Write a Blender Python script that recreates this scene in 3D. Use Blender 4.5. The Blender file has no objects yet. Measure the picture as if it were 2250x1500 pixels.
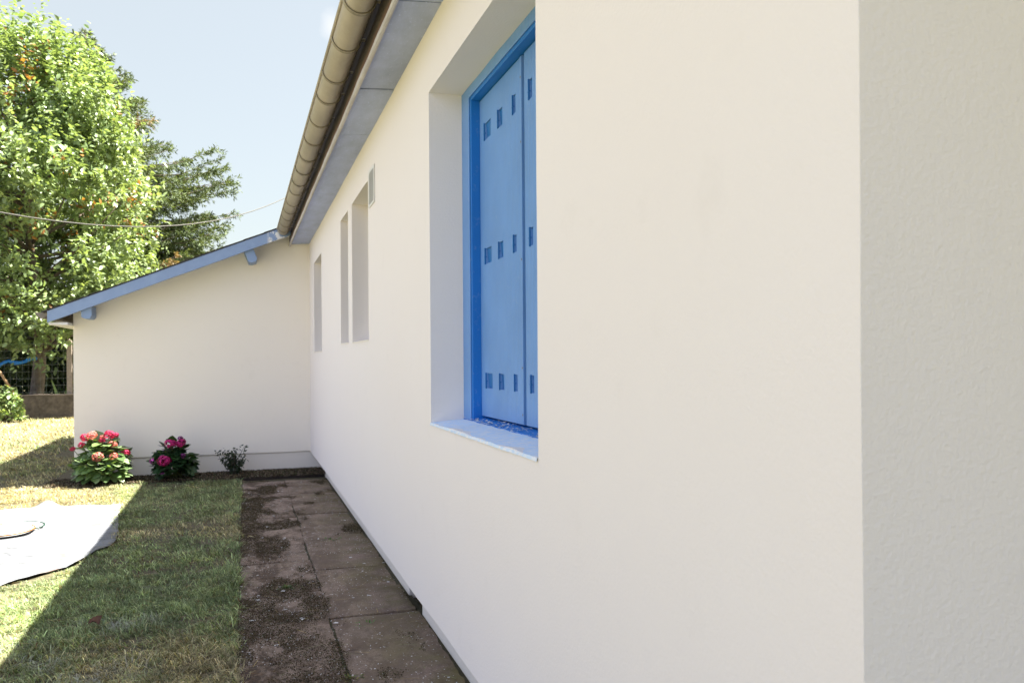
import bpy, bmesh, math
import numpy as np
from mathutils import Vector, Matrix
rng = np.random.default_rng(11)
S = bpy.context.scene

# ------------------------------------------------------------------ camera, light
cam_d = bpy.data.cameras.new("camera"); cam = bpy.data.objects.new("camera", cam_d)
S.collection.objects.link(cam); S.camera = cam
YAW = math.radians(18.06); ROLL = 0.0075
Fw = Vector((math.sin(YAW), math.cos(YAW), 0)); Rt = Vector((math.cos(YAW), -math.sin(YAW), 0)); Up = Vector((0, 0, 1))
cx = Rt*math.cos(ROLL) - Up*math.sin(ROLL); cy = Up*math.cos(ROLL) + Rt*math.sin(ROLL)
m = Matrix((cx, cy, -Fw)).transposed().to_4x4(); m.translation = Vector((0, 0, 1.28))
cam.matrix_world = m
cam_d.sensor_width = 36; cam_d.lens = 28.8; cam_d.shift_y = 39/2250
cam_d.clip_start = 0.05; cam_d.clip_end = 1000
cam_d.dof.use_dof = True; cam_d.dof.focus_distance = 3.4; cam_d.dof.aperture_fstop = 7.0

SUN = Vector((0.50, 0.05, 1.0)).normalized()
W = bpy.data.worlds.new("World"); S.world = W; W.use_nodes = True
wn = W.node_tree; wn.nodes.clear()
def N(nt, t, **k):
    n = nt.nodes.new(t)
    for a, v in k.items(): setattr(n, a, v)
    return n
sky = N(wn, 'ShaderNodeTexSky', sky_type='NISHITA', sun_disc=False)
sky.sun_elevation = math.asin(SUN.z); sky.sun_rotation = math.atan2(SUN.x, SUN.y)
sky.air_density = 1.0; sky.dust_density = 2.6; sky.ozone_density = 1.0; sky.altitude = 50
bgn = N(wn, 'ShaderNodeBackground'); bgn.inputs[1].default_value = 0.050
wo = N(wn, 'ShaderNodeOutputWorld')
# thin high veil that whitens the summer sky, and one small puff of cloud
veil = N(wn, 'ShaderNodeMix', data_type='RGBA'); veil.inputs[0].default_value = 0.62
veil.inputs[7].default_value = (2.9, 2.95, 2.55, 1)
wn.links.new(sky.outputs[0], veil.inputs[6])
tc = N(wn, 'ShaderNodeTexCoord')
CL = (-0.20*0 + 0.0925, 0.9195, 0.3819)
CLD = Vector((0,0,0))
dist = N(wn, 'ShaderNodeVectorMath', operation='DISTANCE')
noi = N(wn, 'ShaderNodeTexNoise'); noi.inputs['Scale'].default_value = 26; noi.inputs['Detail'].default_value = 6
wn.links.new(tc.outputs['Generated'], noi.inputs['Vector'])
wn.links.new(tc.outputs['Generated'], dist.inputs[0])
_x, _y = 735-1125, 58-750-39
_d = (Fw*1800 + cx*_x - cy*_y).normalized()
dist.inputs[1].default_value = _d
ad = N(wn, 'ShaderNodeMath', operation='MULTIPLY_ADD'); ad.inputs[1].default_value = 0.03; 
wn.links.new(noi.outputs[0], ad.inputs[0]); wn.links.new(dist.outputs['Value'], ad.inputs[2])
mr = N(wn, 'ShaderNodeMapRange'); mr.inputs[1].default_value = 0.034; mr.inputs[2].default_value = 0.018
mr.inputs[3].default_value = 0; mr.inputs[4].default_value = 0.6
wn.links.new(ad.outputs[0], mr.inputs[0])
# unseen bright sky patch added to light the long wall (to the left of and behind the camera)
bd_ = N(wn, 'ShaderNodeVectorMath', operation='DOT_PRODUCT'); bd_.inputs[1].default_value = Vector((-.72, -.48, .50)).normalized()
wn.links.new(tc.outputs['Generated'], bd_.inputs[0])
n2 = N(wn, 'ShaderNodeTexNoise'); n2.inputs['Scale'].default_value = 4; n2.inputs['Detail'].default_value = 7
wn.links.new(tc.outputs['Generated'], n2.inputs['Vector'])
a2 = N(wn, 'ShaderNodeMath', operation='MULTIPLY_ADD'); a2.inputs[1].default_value = .5
wn.links.new(n2.outputs[0], a2.inputs[0]); wn.links.new(bd_.outputs['Value'], a2.inputs[2])
m2 = N(wn, 'ShaderNodeMapRange'); m2.inputs[1].default_value = .83; m2.inputs[2].default_value = 1.0
wn.links.new(a2.outputs[0], m2.inputs[0])
fill_patch = N(wn, 'ShaderNodeMix', data_type='RGBA'); fill_patch.inputs[7].default_value = (3.8, 4.25, 6.0, 1)
wn.links.new(m2.outputs[0], fill_patch.inputs[0]); wn.links.new(veil.outputs[2], fill_patch.inputs[6])
veil = fill_patch
cm = N(wn, 'ShaderNodeMix', data_type='RGBA'); cm.inputs[7].default_value = (3.9, 3.9, 3.9, 1)
wn.links.new(mr.outputs[0], cm.inputs[0]); wn.links.new(veil.outputs[2], cm.inputs[6])
wn.links.new(cm.outputs[2], bgn.inputs[0]); wn.links.new(bgn.outputs[0], wo.inputs[0])

sl = bpy.data.lights.new("sun", 'SUN'); sl.energy = 4.9; sl.angle = math.radians(0.5); sl.color = (1.0, 0.95, 0.86)
so = bpy.data.objects.new("sun", sl); S.collection.objects.link(so)
so.rotation_euler = SUN.to_track_quat('Z', 'Y').to_euler()
S.view_settings.view_transform = 'Standard'; S.view_settings.look = 'None'
S.view_settings.exposure = 2.54; S.view_settings.gamma = 1.0
S.render.engine = 'CYCLES'
S.cycles.max_bounces = 10; S.cycles.diffuse_bounces = 6

# ------------------------------------------------------------------ helpers
def link(o, parent=None):
    S.collection.objects.link(o)
    if parent: o.parent = parent
    return o
def tag(o, label=None, cat=None, group=None, kind=None):
    if label: o['label'] = label
    if cat: o['category'] = cat
    if group: o['group'] = group
    if kind: o['kind'] = kind
    return o
def empty(name, loc=(0, 0, 0)):
    o = bpy.data.objects.new(name, None); o.location = loc; o.empty_display_size = 0.1
    S.collection.objects.link(o); return o
class MB:
    """collects shapes; build() links them as ONE mesh object"""
    def __init__(s): s.v = []; s.f = []
    def add(s, vs, fs):
        b = len(s.v); s.v += [tuple(v) for v in vs]; s.f += [tuple(b+i for i in f) for f in fs]
    def box(s, x0, x1, y0, y1, z0, z1):
        s.add([(x0,y0,z0),(x1,y0,z0),(x1,y1,z0),(x0,y1,z0),(x0,y0,z1),(x1,y0,z1),(x1,y1,z1),(x0,y1,z1)],
              [(0,3,2,1),(4,5,6,7),(0,1,5,4),(1,2,6,5),(2,3,7,6),(3,0,4,7)])
    def prism_y(s, poly, y0, y1):       # polygon of (x,z) points swept along y
        n = len(poly)
        s.add([(p[0], y0, p[1]) for p in poly]+[(p[0], y1, p[1]) for p in poly],
              [tuple(range(n-1,-1,-1)), tuple(range(n,2*n))]+[(i,(i+1)%n,n+(i+1)%n,n+i) for i in range(n)])
    def tube(s, pts, r, n=8, caps=True):
        pts = [Vector(p) for p in pts]; rs = r if hasattr(r, '__len__') else [r]*len(pts)
        vs = []; fs = []
        for i, p in enumerate(pts):
            t = (pts[min(i+1,len(pts)-1)]-pts[max(i-1,0)]).normalized()
            a = t.orthogonal().normalized() if i == 0 else (a - t*a.dot(t)).normalized()
            b = t.cross(a)
            for k in range(n):
                an = 2*math.pi*k/n; vs.append(p + (a*math.cos(an)+b*math.sin(an))*rs[i])
        for i in range(len(pts)-1):
            for k in range(n):
                fs.append((i*n+k, i*n+(k+1)%n, (i+1)*n+(k+1)%n, (i+1)*n+k))
        if caps: fs += [tuple(range(n-1,-1,-1)), tuple(range((len(pts)-1)*n, len(pts)*n))]
        s.add(vs, fs)
    def build(s, name, mat, parent=None, bevel=0, smooth=False, seg=2):
        me = bpy.data.meshes.new(name); me.from_pydata(s.v, [], s.f)
        bm = bmesh.new(); bm.from_mesh(me); bmesh.ops.recalc_face_normals(bm, faces=bm.faces); bm.to_mesh(me); bm.free()
        me.materials.append(mat)
        if smooth:
            me.shade_smooth()
        o = bpy.data.objects.new(name, me)
        if bevel:
            md = o.modifiers.new('bevel', 'BEVEL'); md.width = bevel; md.segments = seg; md.limit_method = 'ANGLE'
        return link(o, parent)
def np_mesh(name, verts, faces, mat, parent=None, col=None, smooth=False):
    """verts (n,3); faces (m,k) all of size k; col (n,3) point colours"""
    me = bpy.data.meshes.new(name); k = faces.shape[1]
    me.vertices.add(len(verts)); me.vertices.foreach_set('co', verts.astype(np.float32).ravel())
    me.loops.add(faces.size); me.loops.foreach_set('vertex_index', faces.astype(np.int32).ravel())
    me.polygons.add(len(faces)); me.polygons.foreach_set('loop_start', np.arange(0, faces.size, k, dtype=np.int32))
    me.polygons.foreach_set('loop_total', np.full(len(faces), k, dtype=np.int32))
    me.update(calc_edges=True)
    if col is not None:
        at = me.color_attributes.new('Col', 'FLOAT_COLOR', 'POINT')
        c4 = np.ones((len(verts), 4), np.float32); c4[:, :3] = col; at.data.foreach_set('color', c4.ravel())
    me.materials.append(mat)
    if smooth: me.shade_smooth()
    return link(bpy.data.objects.new(name, me), parent)
def vnoise(x, y, sc, seed=0):
    x = np.asarray(x, float)*sc; y = np.asarray(y, float)*sc
    xi = np.floor(x).astype(int); yi = np.floor(y).astype(int); fx = x-xi; fy = y-yi
    fx = fx*fx*(3-2*fx); fy = fy*fy*(3-2*fy)
    def hsh(a, b):
        h = (a*374761393 + b*668265263 + seed*974711) & 0x7fffffff
        h = ((h ^ (h >> 13))*1274126177) & 0x7fffffff
        return ((h ^ (h >> 16)) & 0xffff)/65535.0
    return (hsh(xi,yi)*(1-fx)+hsh(xi+1,yi)*fx)*(1-fy)+(hsh(xi,yi+1)*(1-fx)+hsh(xi+1,yi+1)*fx)*fy
def fbm(x, y, sc, seed=0, o=4):
    t = 0; a = .5; n = 0
    for i in range(o): t = t + a*vnoise(x, y, sc*2**i, seed+i*7); n += a; a *= .55
    return t/n
def unit(v): return v/np.maximum(np.linalg.norm(v, axis=1, keepdims=True), 1e-9)

# ------------------------------------------------------------------ materials
def new_mat(name):
    mt = bpy.data.materials.new(name); mt.use_nodes = True
    nt = mt.node_tree; bs = nt.nodes['Principled BSDF']; return mt, nt, bs
def noise(nt, scale, detail=5, rough=.55, stretch=None, coord='Object', dist=0):
    tcn = N(nt, 'ShaderNodeTexCoord'); n = N(nt, 'ShaderNodeTexNoise')
    n.inputs['Scale'].default_value = scale; n.inputs['Detail'].default_value = detail; n.inputs['Roughness'].default_value = rough
    n.inputs['Distortion'].default_value = dist
    if stretch:
        mp = N(nt, 'ShaderNodeMapping'); mp.inputs['Scale'].default_value = stretch
        nt.links.new(tcn.outputs[coord], mp.inputs[0]); nt.links.new(mp.outputs[0], n.inputs['Vector'])
    else: nt.links.new(tcn.outputs[coord], n.inputs['Vector'])
    return n.outputs[0]
def ramp(nt, src, a, b, c0=0, c1=1):
    r = N(nt, 'ShaderNodeMapRange'); r.inputs[1].default_value = a; r.inputs[2].default_value = b
    r.inputs[3].default_value = c0; r.inputs[4].default_value = c1; nt.links.new(src, r.inputs[0]); return r.outputs[0]
def mix(nt, fac, a, b, mode='MIX'):
    x = N(nt, 'ShaderNodeMix', data_type='RGBA', blend_type=mode)
    for i, v in ((0, fac), (6, a), (7, b)):
        if isinstance(v, (int, float)): x.inputs[i].default_value = v
        elif isinstance(v, tuple): x.inputs[i].default_value = (*v, 1)
        else: nt.links.new(v, x.inputs[i])
    return x.outputs[2]
def bump(nt, bs, srcs):
    prev = None
    for s, st, d in srcs:
        b = N(nt, 'ShaderNodeBump'); b.inputs['Strength'].default_value = st; b.inputs['Distance'].default_value = d
        nt.links.new(s, b.inputs['Height'])
        if prev: nt.links.new(prev, b.inputs['Normal'])
        prev = b.outputs[0]
    nt.links.new(prev, bs.inputs['Normal'])
def math_(nt, op, a, b=0.0):
    x = N(nt, 'ShaderNodeMath', operation=op)
    for i, v in enumerate((a, b)):
        if isinstance(v, (int, float)): x.inputs[i].default_value = v
        else: nt.links.new(v, x.inputs[i])
    return x.outputs[0]
def render_mat(name, col, col2, rough=.92, grain=1.0):
    mt, nt, bs = new_mat(name)
    big = noise(nt, .8, 4, .6); fine = noise(nt, 9, 4, .5)
    c = mix(nt, ramp(nt, big, .3, .7), col, col2)
    c = mix(nt, ramp(nt, fine, .62, .8, 0, .25), c, (col[0]*.88, col[1]*.87, col[2]*.85))
    nt.links.new(c, bs.inputs['Base Color']); bs.inputs['Roughness'].default_value = rough
    bs.inputs['Specular IOR Level'].default_value = .2
    vor = N(nt, 'ShaderNodeTexVoronoi'); vor.inputs['Scale'].default_value = 95
    tcn = N(nt, 'ShaderNodeTexCoord'); nt.links.new(tcn.outputs['Object'], vor.inputs['Vector'])
    bump(nt, bs, [(noise(nt, 2.2, 3, .5), .15, .02), (noise(nt, 105, 3, .6), min(1,.35*grain), .0035), (noise(nt, 240, 2, .6), min(1,.25*grain), .0012)])
    return mt
def paint_mat(name, col, rough=.45, grooves=0, wear=.0, wearcol=(.25,.2,.16), dust=0.0):
    mt, nt, bs = new_mat(name)
    c = mix(nt, ramp(nt, noise(nt, 5, 4), .3, .7), col, tuple(x*.88 for x in col))
    if dust:
        c = mix(nt, ramp(nt, noise(nt, 40, 6, .7), (.46 if dust > .5 else .58), (.6 if dust > .5 else .72), 0, dust), c, (.75, .76, .76))
    if wear:
        c = mix(nt, ramp(nt, noise(nt, 14, 6, .7), .70-wear*.1, .72, 0, 1), c, wearcol)
    nt.links.new(c, bs.inputs['Base Color']); bs.inputs['Roughness'].default_value = rough
    l = [(noise(nt, 45, 5, .7), .2, .002)]
    if grooves:
        tcn = N(nt, 'ShaderNodeTexCoord'); w = N(nt, 'ShaderNodeTexWave', wave_type='BANDS', bands_direction='Y')
        w.inputs['Scale'].default_value = grooves; w.inputs['Distortion'].default_value = 1.2; w.inputs['Detail'].default_value = 2
        mp = N(nt, 'ShaderNodeMapping'); mp.inputs['Scale'].default_value = (1, 1, .02)
        nt.links.new(tcn.outputs['Object'], mp.inputs[0]); nt.links.new(mp.outputs[0], w.inputs[0])
        l.append((w.outputs[1], .8, .0025))
        l.append((noise(nt, 60, 4, .6, stretch=(1, 1, .03)), .35, .001))
    bump(nt, bs, l)
    return mt
def foliage_mat(name, rough=.5, trans=.35, spec=.35):
    mt, nt, bs = new_mat(name)
    a = N(nt, 'ShaderNodeVertexColor'); a.layer_name = 'Col'
    nt.links.new(a.outputs[0], bs.inputs['Base Color']); bs.inputs['Roughness'].default_value = rough
    bs.inputs['Specular IOR Level'].default_value = spec
    tr = N(nt, 'ShaderNodeBsdfTranslucent'); ms = N(nt, 'ShaderNodeMixShader'); ms.inputs[0].default_value = trans
    c2 = mix(nt, 1.0, a.outputs[0], (1.3, 1.25, .55), 'MULTIPLY')
    nt.links.new(c2, tr.inputs[0])
    out = nt.nodes['Material Output']
    nt.links.new(bs.outputs[0], ms.inputs[1]); nt.links.new(tr.outputs[0], ms.inputs[2]); nt.links.new(ms.outputs[0], out.inputs[0])
    return mt
def plain(name, col, rough=.6, n=20, amt=.25, b=.3, bd=.003, metal=0):
    mt, nt, bs = new_mat(name)
    nt.links.new(mix(nt, ramp(nt, noise(nt, n, 6, .65), .35, .68), col, tuple(x*(1-amt) for x in col)), bs.inputs['Base Color'])
    bs.inputs['Roughness'].default_value = rough; bs.inputs['Metallic'].default_value = metal
    bump(nt, bs, [(noise(nt, n*2.5, 5, .7), b, bd)])
    return mt

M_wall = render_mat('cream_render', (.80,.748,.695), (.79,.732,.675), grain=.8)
M_gable = render_mat('coarse_shaded_render', (.69,.67,.685), (.67,.652,.665), grain=1.5)  # the long wall's render, coarser, with the gable's shade put into the colour
M_ext = render_mat('extension_cream_render', (.84,.785,.68), (.83,.77,.66), grain=.8)  # same paint as the long wall, yellowed to carry the warm light
M_plinth = render_mat('plinth_render', (.76,.71,.61), (.72,.665,.575))
M_blue = paint_mat('blue_gloss_paint', (.004,.165,.54), .5, 0, 0, dust=.08)
M_shut = paint_mat('blue_shutter_paint', (.14,.31,.62), .42, grooves=22, dust=.10)
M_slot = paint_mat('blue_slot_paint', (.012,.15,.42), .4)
M_sillblue = paint_mat('pale_blue_sill_paint', (.60,.73,.86), .8, 0, .0, dust=.95)
M_verge = paint_mat('slate_blue_board_paint', (.22,.31,.48), .55, 0, .0, dust=.18)
M_peel = plain('bare_weathered_wood', (.33,.27,.24), .85, 40)
M_dark = plain('dark_void', (.012,.011,.011), .9, 10)
M_glass, nt_, bs_ = new_mat('window_glass'); bs_.inputs['Base Color'].default_value = (.03,.04,.045,1); bs_.inputs['Roughness'].default_value = .05
nt_.links.new(ramp(nt_, noise(nt_, 3), 0, 1, .03, .08), bs_.inputs['Roughness'])
M_white = plain('white_frame_paint', (.75,.74,.70), .5, 12, .1)
M_tile = plain('dark_roof_tile', (.07,.065,.065), .85, 15, .4)
M_bark = plain('bark', (.19,.15,.115), .9, 8, .55, .9, .03)

# weathered eaves boards
def board_mat(name, c0, c1, st):
    mt, nt, bs = new_mat(name)
    c = mix(nt, ramp(nt, noise(nt, 3, 6, .65, stretch=st), .3, .7), c0, c1)
    c = mix(nt, ramp(nt, noise(nt, 30, 6, .7, stretch=st), .58, .74, 0, .6), c, tuple(x*1.6 for x in c0))
    c = mix(nt, ramp(nt, noise(nt, 1.3, 4, .6), .5, .75, 0, .5), c, tuple(x*.6 for x in c1))
    nt.links.new(c, bs.inputs['Base Color']); bs.inputs['Roughness'].default_value = .8
    bump(nt, bs, [(noise(nt, 40, 5, .7, stretch=st), .4, .002)])
    return mt
M_soffit = board_mat('weathered_grey_soffit', (.44,.50,.72), (.33,.38,.53), (3,1,1))
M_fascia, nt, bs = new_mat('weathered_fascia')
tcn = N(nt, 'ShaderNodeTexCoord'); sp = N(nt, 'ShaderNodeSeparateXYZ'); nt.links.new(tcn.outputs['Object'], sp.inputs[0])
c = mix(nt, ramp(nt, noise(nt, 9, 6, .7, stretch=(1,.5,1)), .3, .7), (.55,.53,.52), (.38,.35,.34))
stain_shade = math_(nt, 'ADD', sp.outputs[2], math_(nt, 'MULTIPLY', noise(nt, 14, 5, .7), .03))
c = mix(nt, ramp(nt, stain_shade, 2.638, 2.655), c, (.13,.075,.045)); c = mix(nt, ramp(nt, stain_shade, 2.668, 2.70), c, (.03,.022,.018))  # brown board top; above it the gutter gap's shade painted near black
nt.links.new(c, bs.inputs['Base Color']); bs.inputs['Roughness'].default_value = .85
bump(nt, bs, [(noise(nt, 60, 4, .7, stretch=(.3,1,.3)), .6, .003)])
# zinc gutter
M_zinc, nt, bs = new_mat('aged_zinc')
c = mix(nt, ramp(nt, noise(nt, 6, 6, .65, stretch=(1,.4,1)), .3, .7), (.44,.385,.295), (.32,.28,.21))
c = mix(nt, ramp(nt, noise(nt, 60, 5, .7), .60, .75, 0, .5), c, (.55,.50,.40))
nt.links.new(c, bs.inputs['Base Color']); bs.inputs['Metallic'].default_value = .15; bs.inputs['Roughness'].default_value = .55
bump(nt, bs, [(noise(nt, 12, 4, .6), .2, .004)])
M_zdark = plain('bracket_steel', (.24,.21,.165), .6, 30, .4, .3, .002, .3)

# ------------------------------------------------------------------ ground
def ground_z(x, y):
    # lawn is almost level, heaped slightly towards the extension's flower bed
    b = np.clip((y-8.9)/.7, 0, 1)*np.clip((.2-x)/.5, 0, 1)*np.clip((9.9-y)/.01, 0, 1)
    return .012*(fbm(x, y, 1.1, 3)-.5) + .035*b
M_soil, nt, bs = new_mat('lawn_soil')
c = mix(nt, ramp(nt, noise(nt, 1.4, 6, .6), .35, .65), (.085,.065,.04), (.05,.055,.022))
c = mix(nt, ramp(nt, noise(nt, 30, 6, .7), .45, .7), c, (.22,.18,.10))
c = mix(nt, ramp(nt, noise(nt, 90, 4, .7), .5, .7, 0, .6), c, (.03,.03,.015))
# away from the modelled blades the sheet itself wears the colour of the dry lawn
tcn = N(nt, 'ShaderNodeTexCoord'); sp = N(nt, 'ShaderNodeSeparateXYZ'); nt.links.new(tcn.outputs['Object'], sp.inputs[0])
far = math_(nt, 'MAXIMUM', ramp(nt, sp.outputs[0], -3.4, -3.7), ramp(nt, sp.outputs[1], 2.75, 2.5))
lawn = mix(nt, ramp(nt, noise(nt, 25, 5, .7), .35, .65), (.135,.14,.062), (.22,.19,.105))
c = mix(nt, far, c, lawn)
nt.links.new(c, bs.inputs['Base Color']); bs.inputs['Roughness'].default_value = .95
bump(nt, bs, [(noise(nt, 40, 5, .7), .8, .02)])
nx, ny = 90, 150
gx = np.concatenate([[-150,-60,-25], np.linspace(-12, .02, nx-6), [20,60,150]]); gy = np.concatenate([[-60,-10], np.linspace(0, 26, ny-5), [45,90,260]])
XX, YY = np.meshgrid(gx, gy); ZZ = ground_z(XX, YY)
ZZ = np.where((XX > 0) | (XX < -12) | (YY > 26) | (YY < 0), -.01, ZZ) - .012
idx = np.arange(len(gx)*len(gy)).reshape(len(gy), len(gx))
F4 = np.stack([idx[:-1,:-1], idx[:-1,1:], idx[1:,1:], idx[1:,:-1]], -1).reshape(-1, 4)
tag(np_mesh('ground', np.stack([XX,YY,ZZ],-1).reshape(-1,3), F4, M_soil, smooth=True), kind='structure')

# flower-bed soil along the extension
M_bed, nt, bs = new_mat('flower_bed_soil')
c = mix(nt, ramp(nt, noise(nt, 25, 6, .7), .35, .65), (.040,.026,.018), (.014,.010,.008))
c = mix(nt, ramp(nt, noise(nt, 80, 4, .7), .60, .70, 0, .9), c, (.15,.11,.08))
nt.links.new(c, bs.inputs['Base Color']); bs.inputs['Roughness'].default_value = 1
bump(nt, bs, [(noise(nt, 50, 5, .7), .9, .02)])
bx = np.linspace(-2.05, .845, 120); by = np.linspace(9.30, 9.86, 34); BX, BY = np.meshgrid(bx, by)
edge = np.minimum(np.clip((BY-9.30-.14*fbm(BX, BX*0, 3, 9))/.15, 0, 1), np.clip((BX+2.05)/.2, 0, 1))
BZ = -.03 + edge*(.030 + .030*fbm(BX, BY, 14, 5)+.02*fbm(BX, BY, 40, 6))
idb = np.arange(BX.size).reshape(BX.shape)
FB = np.stack([idb[:-1,:-1], idb[:-1,1:], idb[1:,1:], idb[1:,:-1]], -1).reshape(-1, 4)
tag(np_mesh('flower_bed', np.stack([BX,BY,BZ],-1).reshape(-1,3), FB, M_bed, smooth=True), kind='structure')

# path of worn concrete slabs
M_slab, nt, bs = new_mat('worn_concrete_slab')
tcn = N(nt, 'ShaderNodeTexCoord'); sp = N(nt, 'ShaderNodeSeparateXYZ'); nt.links.new(tcn.outputs['Object'], sp.inputs[0])
c = mix(nt, ramp(nt, noise(nt, 5, 7, .7), .32, .68), (.37,.27,.20), (.235,.17,.125))
c = mix(nt, ramp(nt, noise(nt, 120, 6, .8), .40, .60, 0, .85), c, (.15,.11,.083))
c = mix(nt, ramp(nt, noise(nt, 170, 3, .7), .64, .72, 0, .7), c, (.62,.56,.50))
# olive algae towards the house, brown-black moss on the lawn side
alg = math_(nt, 'MULTIPLY', ramp(nt, sp.outputs[0], .35, .8), ramp(nt, noise(nt, 4, 6, .7), .38, .62))
c = mix(nt, math_(nt, 'MULTIPLY', alg, .95), c, (.15,.125,.045))
mo = math_(nt, 'MULTIPLY', ramp(nt, sp.outputs[0], .62, .05, .35, 1), ramp(nt, noise(nt, 3.4, 12, .80, stretch=(1.5,.8,1), dist=.2), .455, .535))
c = mix(nt, mo, c, mix(nt, ramp(nt, noise(nt, 60, 4, .7), .4, .65), (.035,.022,.014), (.12,.07,.035)))
nt.links.new(c, bs.inputs['Base Color']); bs.inputs['Roughness'].default_value = .93
bump(nt, bs, [(noise(nt, 90, 8, .8), 1.0, .006), (noise(nt, 9, 5, .7), .08, .01)])
M_joint = plain('joint_earth', (.09,.08,.04), 1, 60, .5, .8, .01)
rj = [2.2,2.7,3.14,3.67,4.15,4.63,5.12,5.39+.1,5.95,6.5,7.05,7.6,8.15,8.65,9.08]
lj = [2.1,2.62,3.1,3.60,4.16,4.68,5.02,5.42,5.9,6.42,6.95,7.5,8.0,8.55,9.06]
path = MB()
for js, x0, x1, ph in ((rj, .393, .825, 0), (lj, -.035, .391, 3)):
    for k in range(len(js)-1):
        g = .0035; t = rng.normal(0, .003, 4); sk = rng.normal(0, .006)
        xs = [x0+g+rng.normal(0,.004), x1-g+rng.normal(0,.004)]; ys = [js[k]+g, js[k+1]-g]
        nX, nY = 12, 13; vs = []; fs = []
        for j in range(nY):
            for i in range(nX):
                u, v = i/(nX-1), j/(nY-1)
                x = xs[0]+(xs[1]-xs[0])*u; y = ys[0]+(ys[1]-ys[0])*v + sk*(u-.5)*2
                e = min(u, 1-u, v, 1-v); z = .006+t[0]*(1-u)+t[1]*u+t[2]*v - (.005 if e == 0 else 0) + .004*(float(fbm(x, y, 8, 4))-.5)
                if e == 0: x += rng.normal(0, .0025); y += rng.normal(0, .0025)
                vs.append((x, y, z))
        for j in range(nY-1):
            for i in range(nX-1): fs.append((j*nX+i, j*nX+i+1, (j+1)*nX+i+1, (j+1)*nX+i))
        b = len(vs)     # skirt
        ring = [i for i in range(nX)]+[j*nX+nX-1 for j in range(1,nY)]+[(nY-1)*nX+i for i in range(nX-2,-1,-1)]+[j*nX for j in range(nY-2,0,-1)]
        for r_ in ring: vs.append((vs[r_][0], vs[r_][1], -.03))
        for q in range(len(ring)): fs.append((ring[q], b+q, b+(q+1)%len(ring), ring[(q+1)%len(ring)]))
        path.add(vs, fs)
po = path.build('path', M_slab, smooth=False); tag(po, kind='structure')
jb = MB(); jb.box(-.06, .86, 2.0, 9.2, -.05, -.006); tag(jb.build('path_bed', M_joint), kind='structure')

# ------------------------------------------------------------------ house
XW, YC, YB = .7227, .827, 9.837            # long wall plane, near corner, extension front
house = empty('house', (XW, YC, 0))
tag(house, 'cream rendered house with grey eaves, blue shutters and a low extension edged in slate blue', 'house')
house_inv = Matrix.Translation(-Vector((XW, YC, 0)))
def P(o):   # parent under the house keeping world placement
    o.parent = house; o.matrix_parent_inverse = house_inv; return o
openings = [(2.00, 3.289, 1.024, 2.372, .20), (5.035, 5.835, 1.407, 2.378, .16), (6.06, 6.555, 1.412, 2.376, .16), (8.25, 9.17, 1.375, 2.34, .16)]
ZT = 2.86
def cuts(a, b, extra, step):
    pts = sorted(set([a, b]+[e for e in extra if a < e < b])); out = []
    for p, q in zip(pts[:-1], pts[1:]):
        n = max(1, int(round((q-p)/step))); out += [p+(q-p)*i/n for i in range(n)]
    return out+[b]
ys = cuts(YC, YB+.02, [o[0] for o in openings]+[o[1] for o in openings], .11)
zs = cuts(.222, ZT, [o[2] for o in openings]+[o[3] for o in openings], .11)
bm = bmesh.new(); vd = {}
def V(x, y, z):
    k = (round(x,4), round(y,4), round(z,4))
    if k not in vd: vd[k] = bm.verts.new(k)
    return vd[k]
def inside(y, z):
    for o in openings:
        if o[0] < y < o[1] and o[2] < z < o[3]: return True
    return False
for j in range(len(ys)-1):
    for i in range(len(zs)-1):
        if not inside((ys[j]+ys[j+1])/2, (zs[i]+zs[i+1])/2):
            bm.faces.new([V(XW,ys[j],zs[i]), V(XW,ys[j+1],zs[i]), V(XW,ys[j+1],zs[i+1]), V(XW,ys[j],zs[i+1])])
def strip(pts, dx):       # reveal strip going inwards from a poly-line on the wall
    xs_ = [XW, XW+dx*.5, XW+dx]
    for a, b in zip(pts[:-1], pts[1:]):
        for x0, x1 in zip(xs_[:-1], xs_[1:]):
            bm.faces.new([V(x0,*a), V(x1,*a), V(x1,*b), V(x0,*b)])
for y0, y1, z0, z1, dp in openings:
    zz = [z for z in zs if z0-1e-6 <= z <= z1+1e-6]; yy = [y for y in ys if y0-1e-6 <= y <= y1+1e-6]
    strip([(y1,z) for z in zz], dp); strip([(y,z1) for y in yy], dp); strip([(y0,z) for z in zz], dp); strip([(y,z0) for y in yy], dp)
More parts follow.
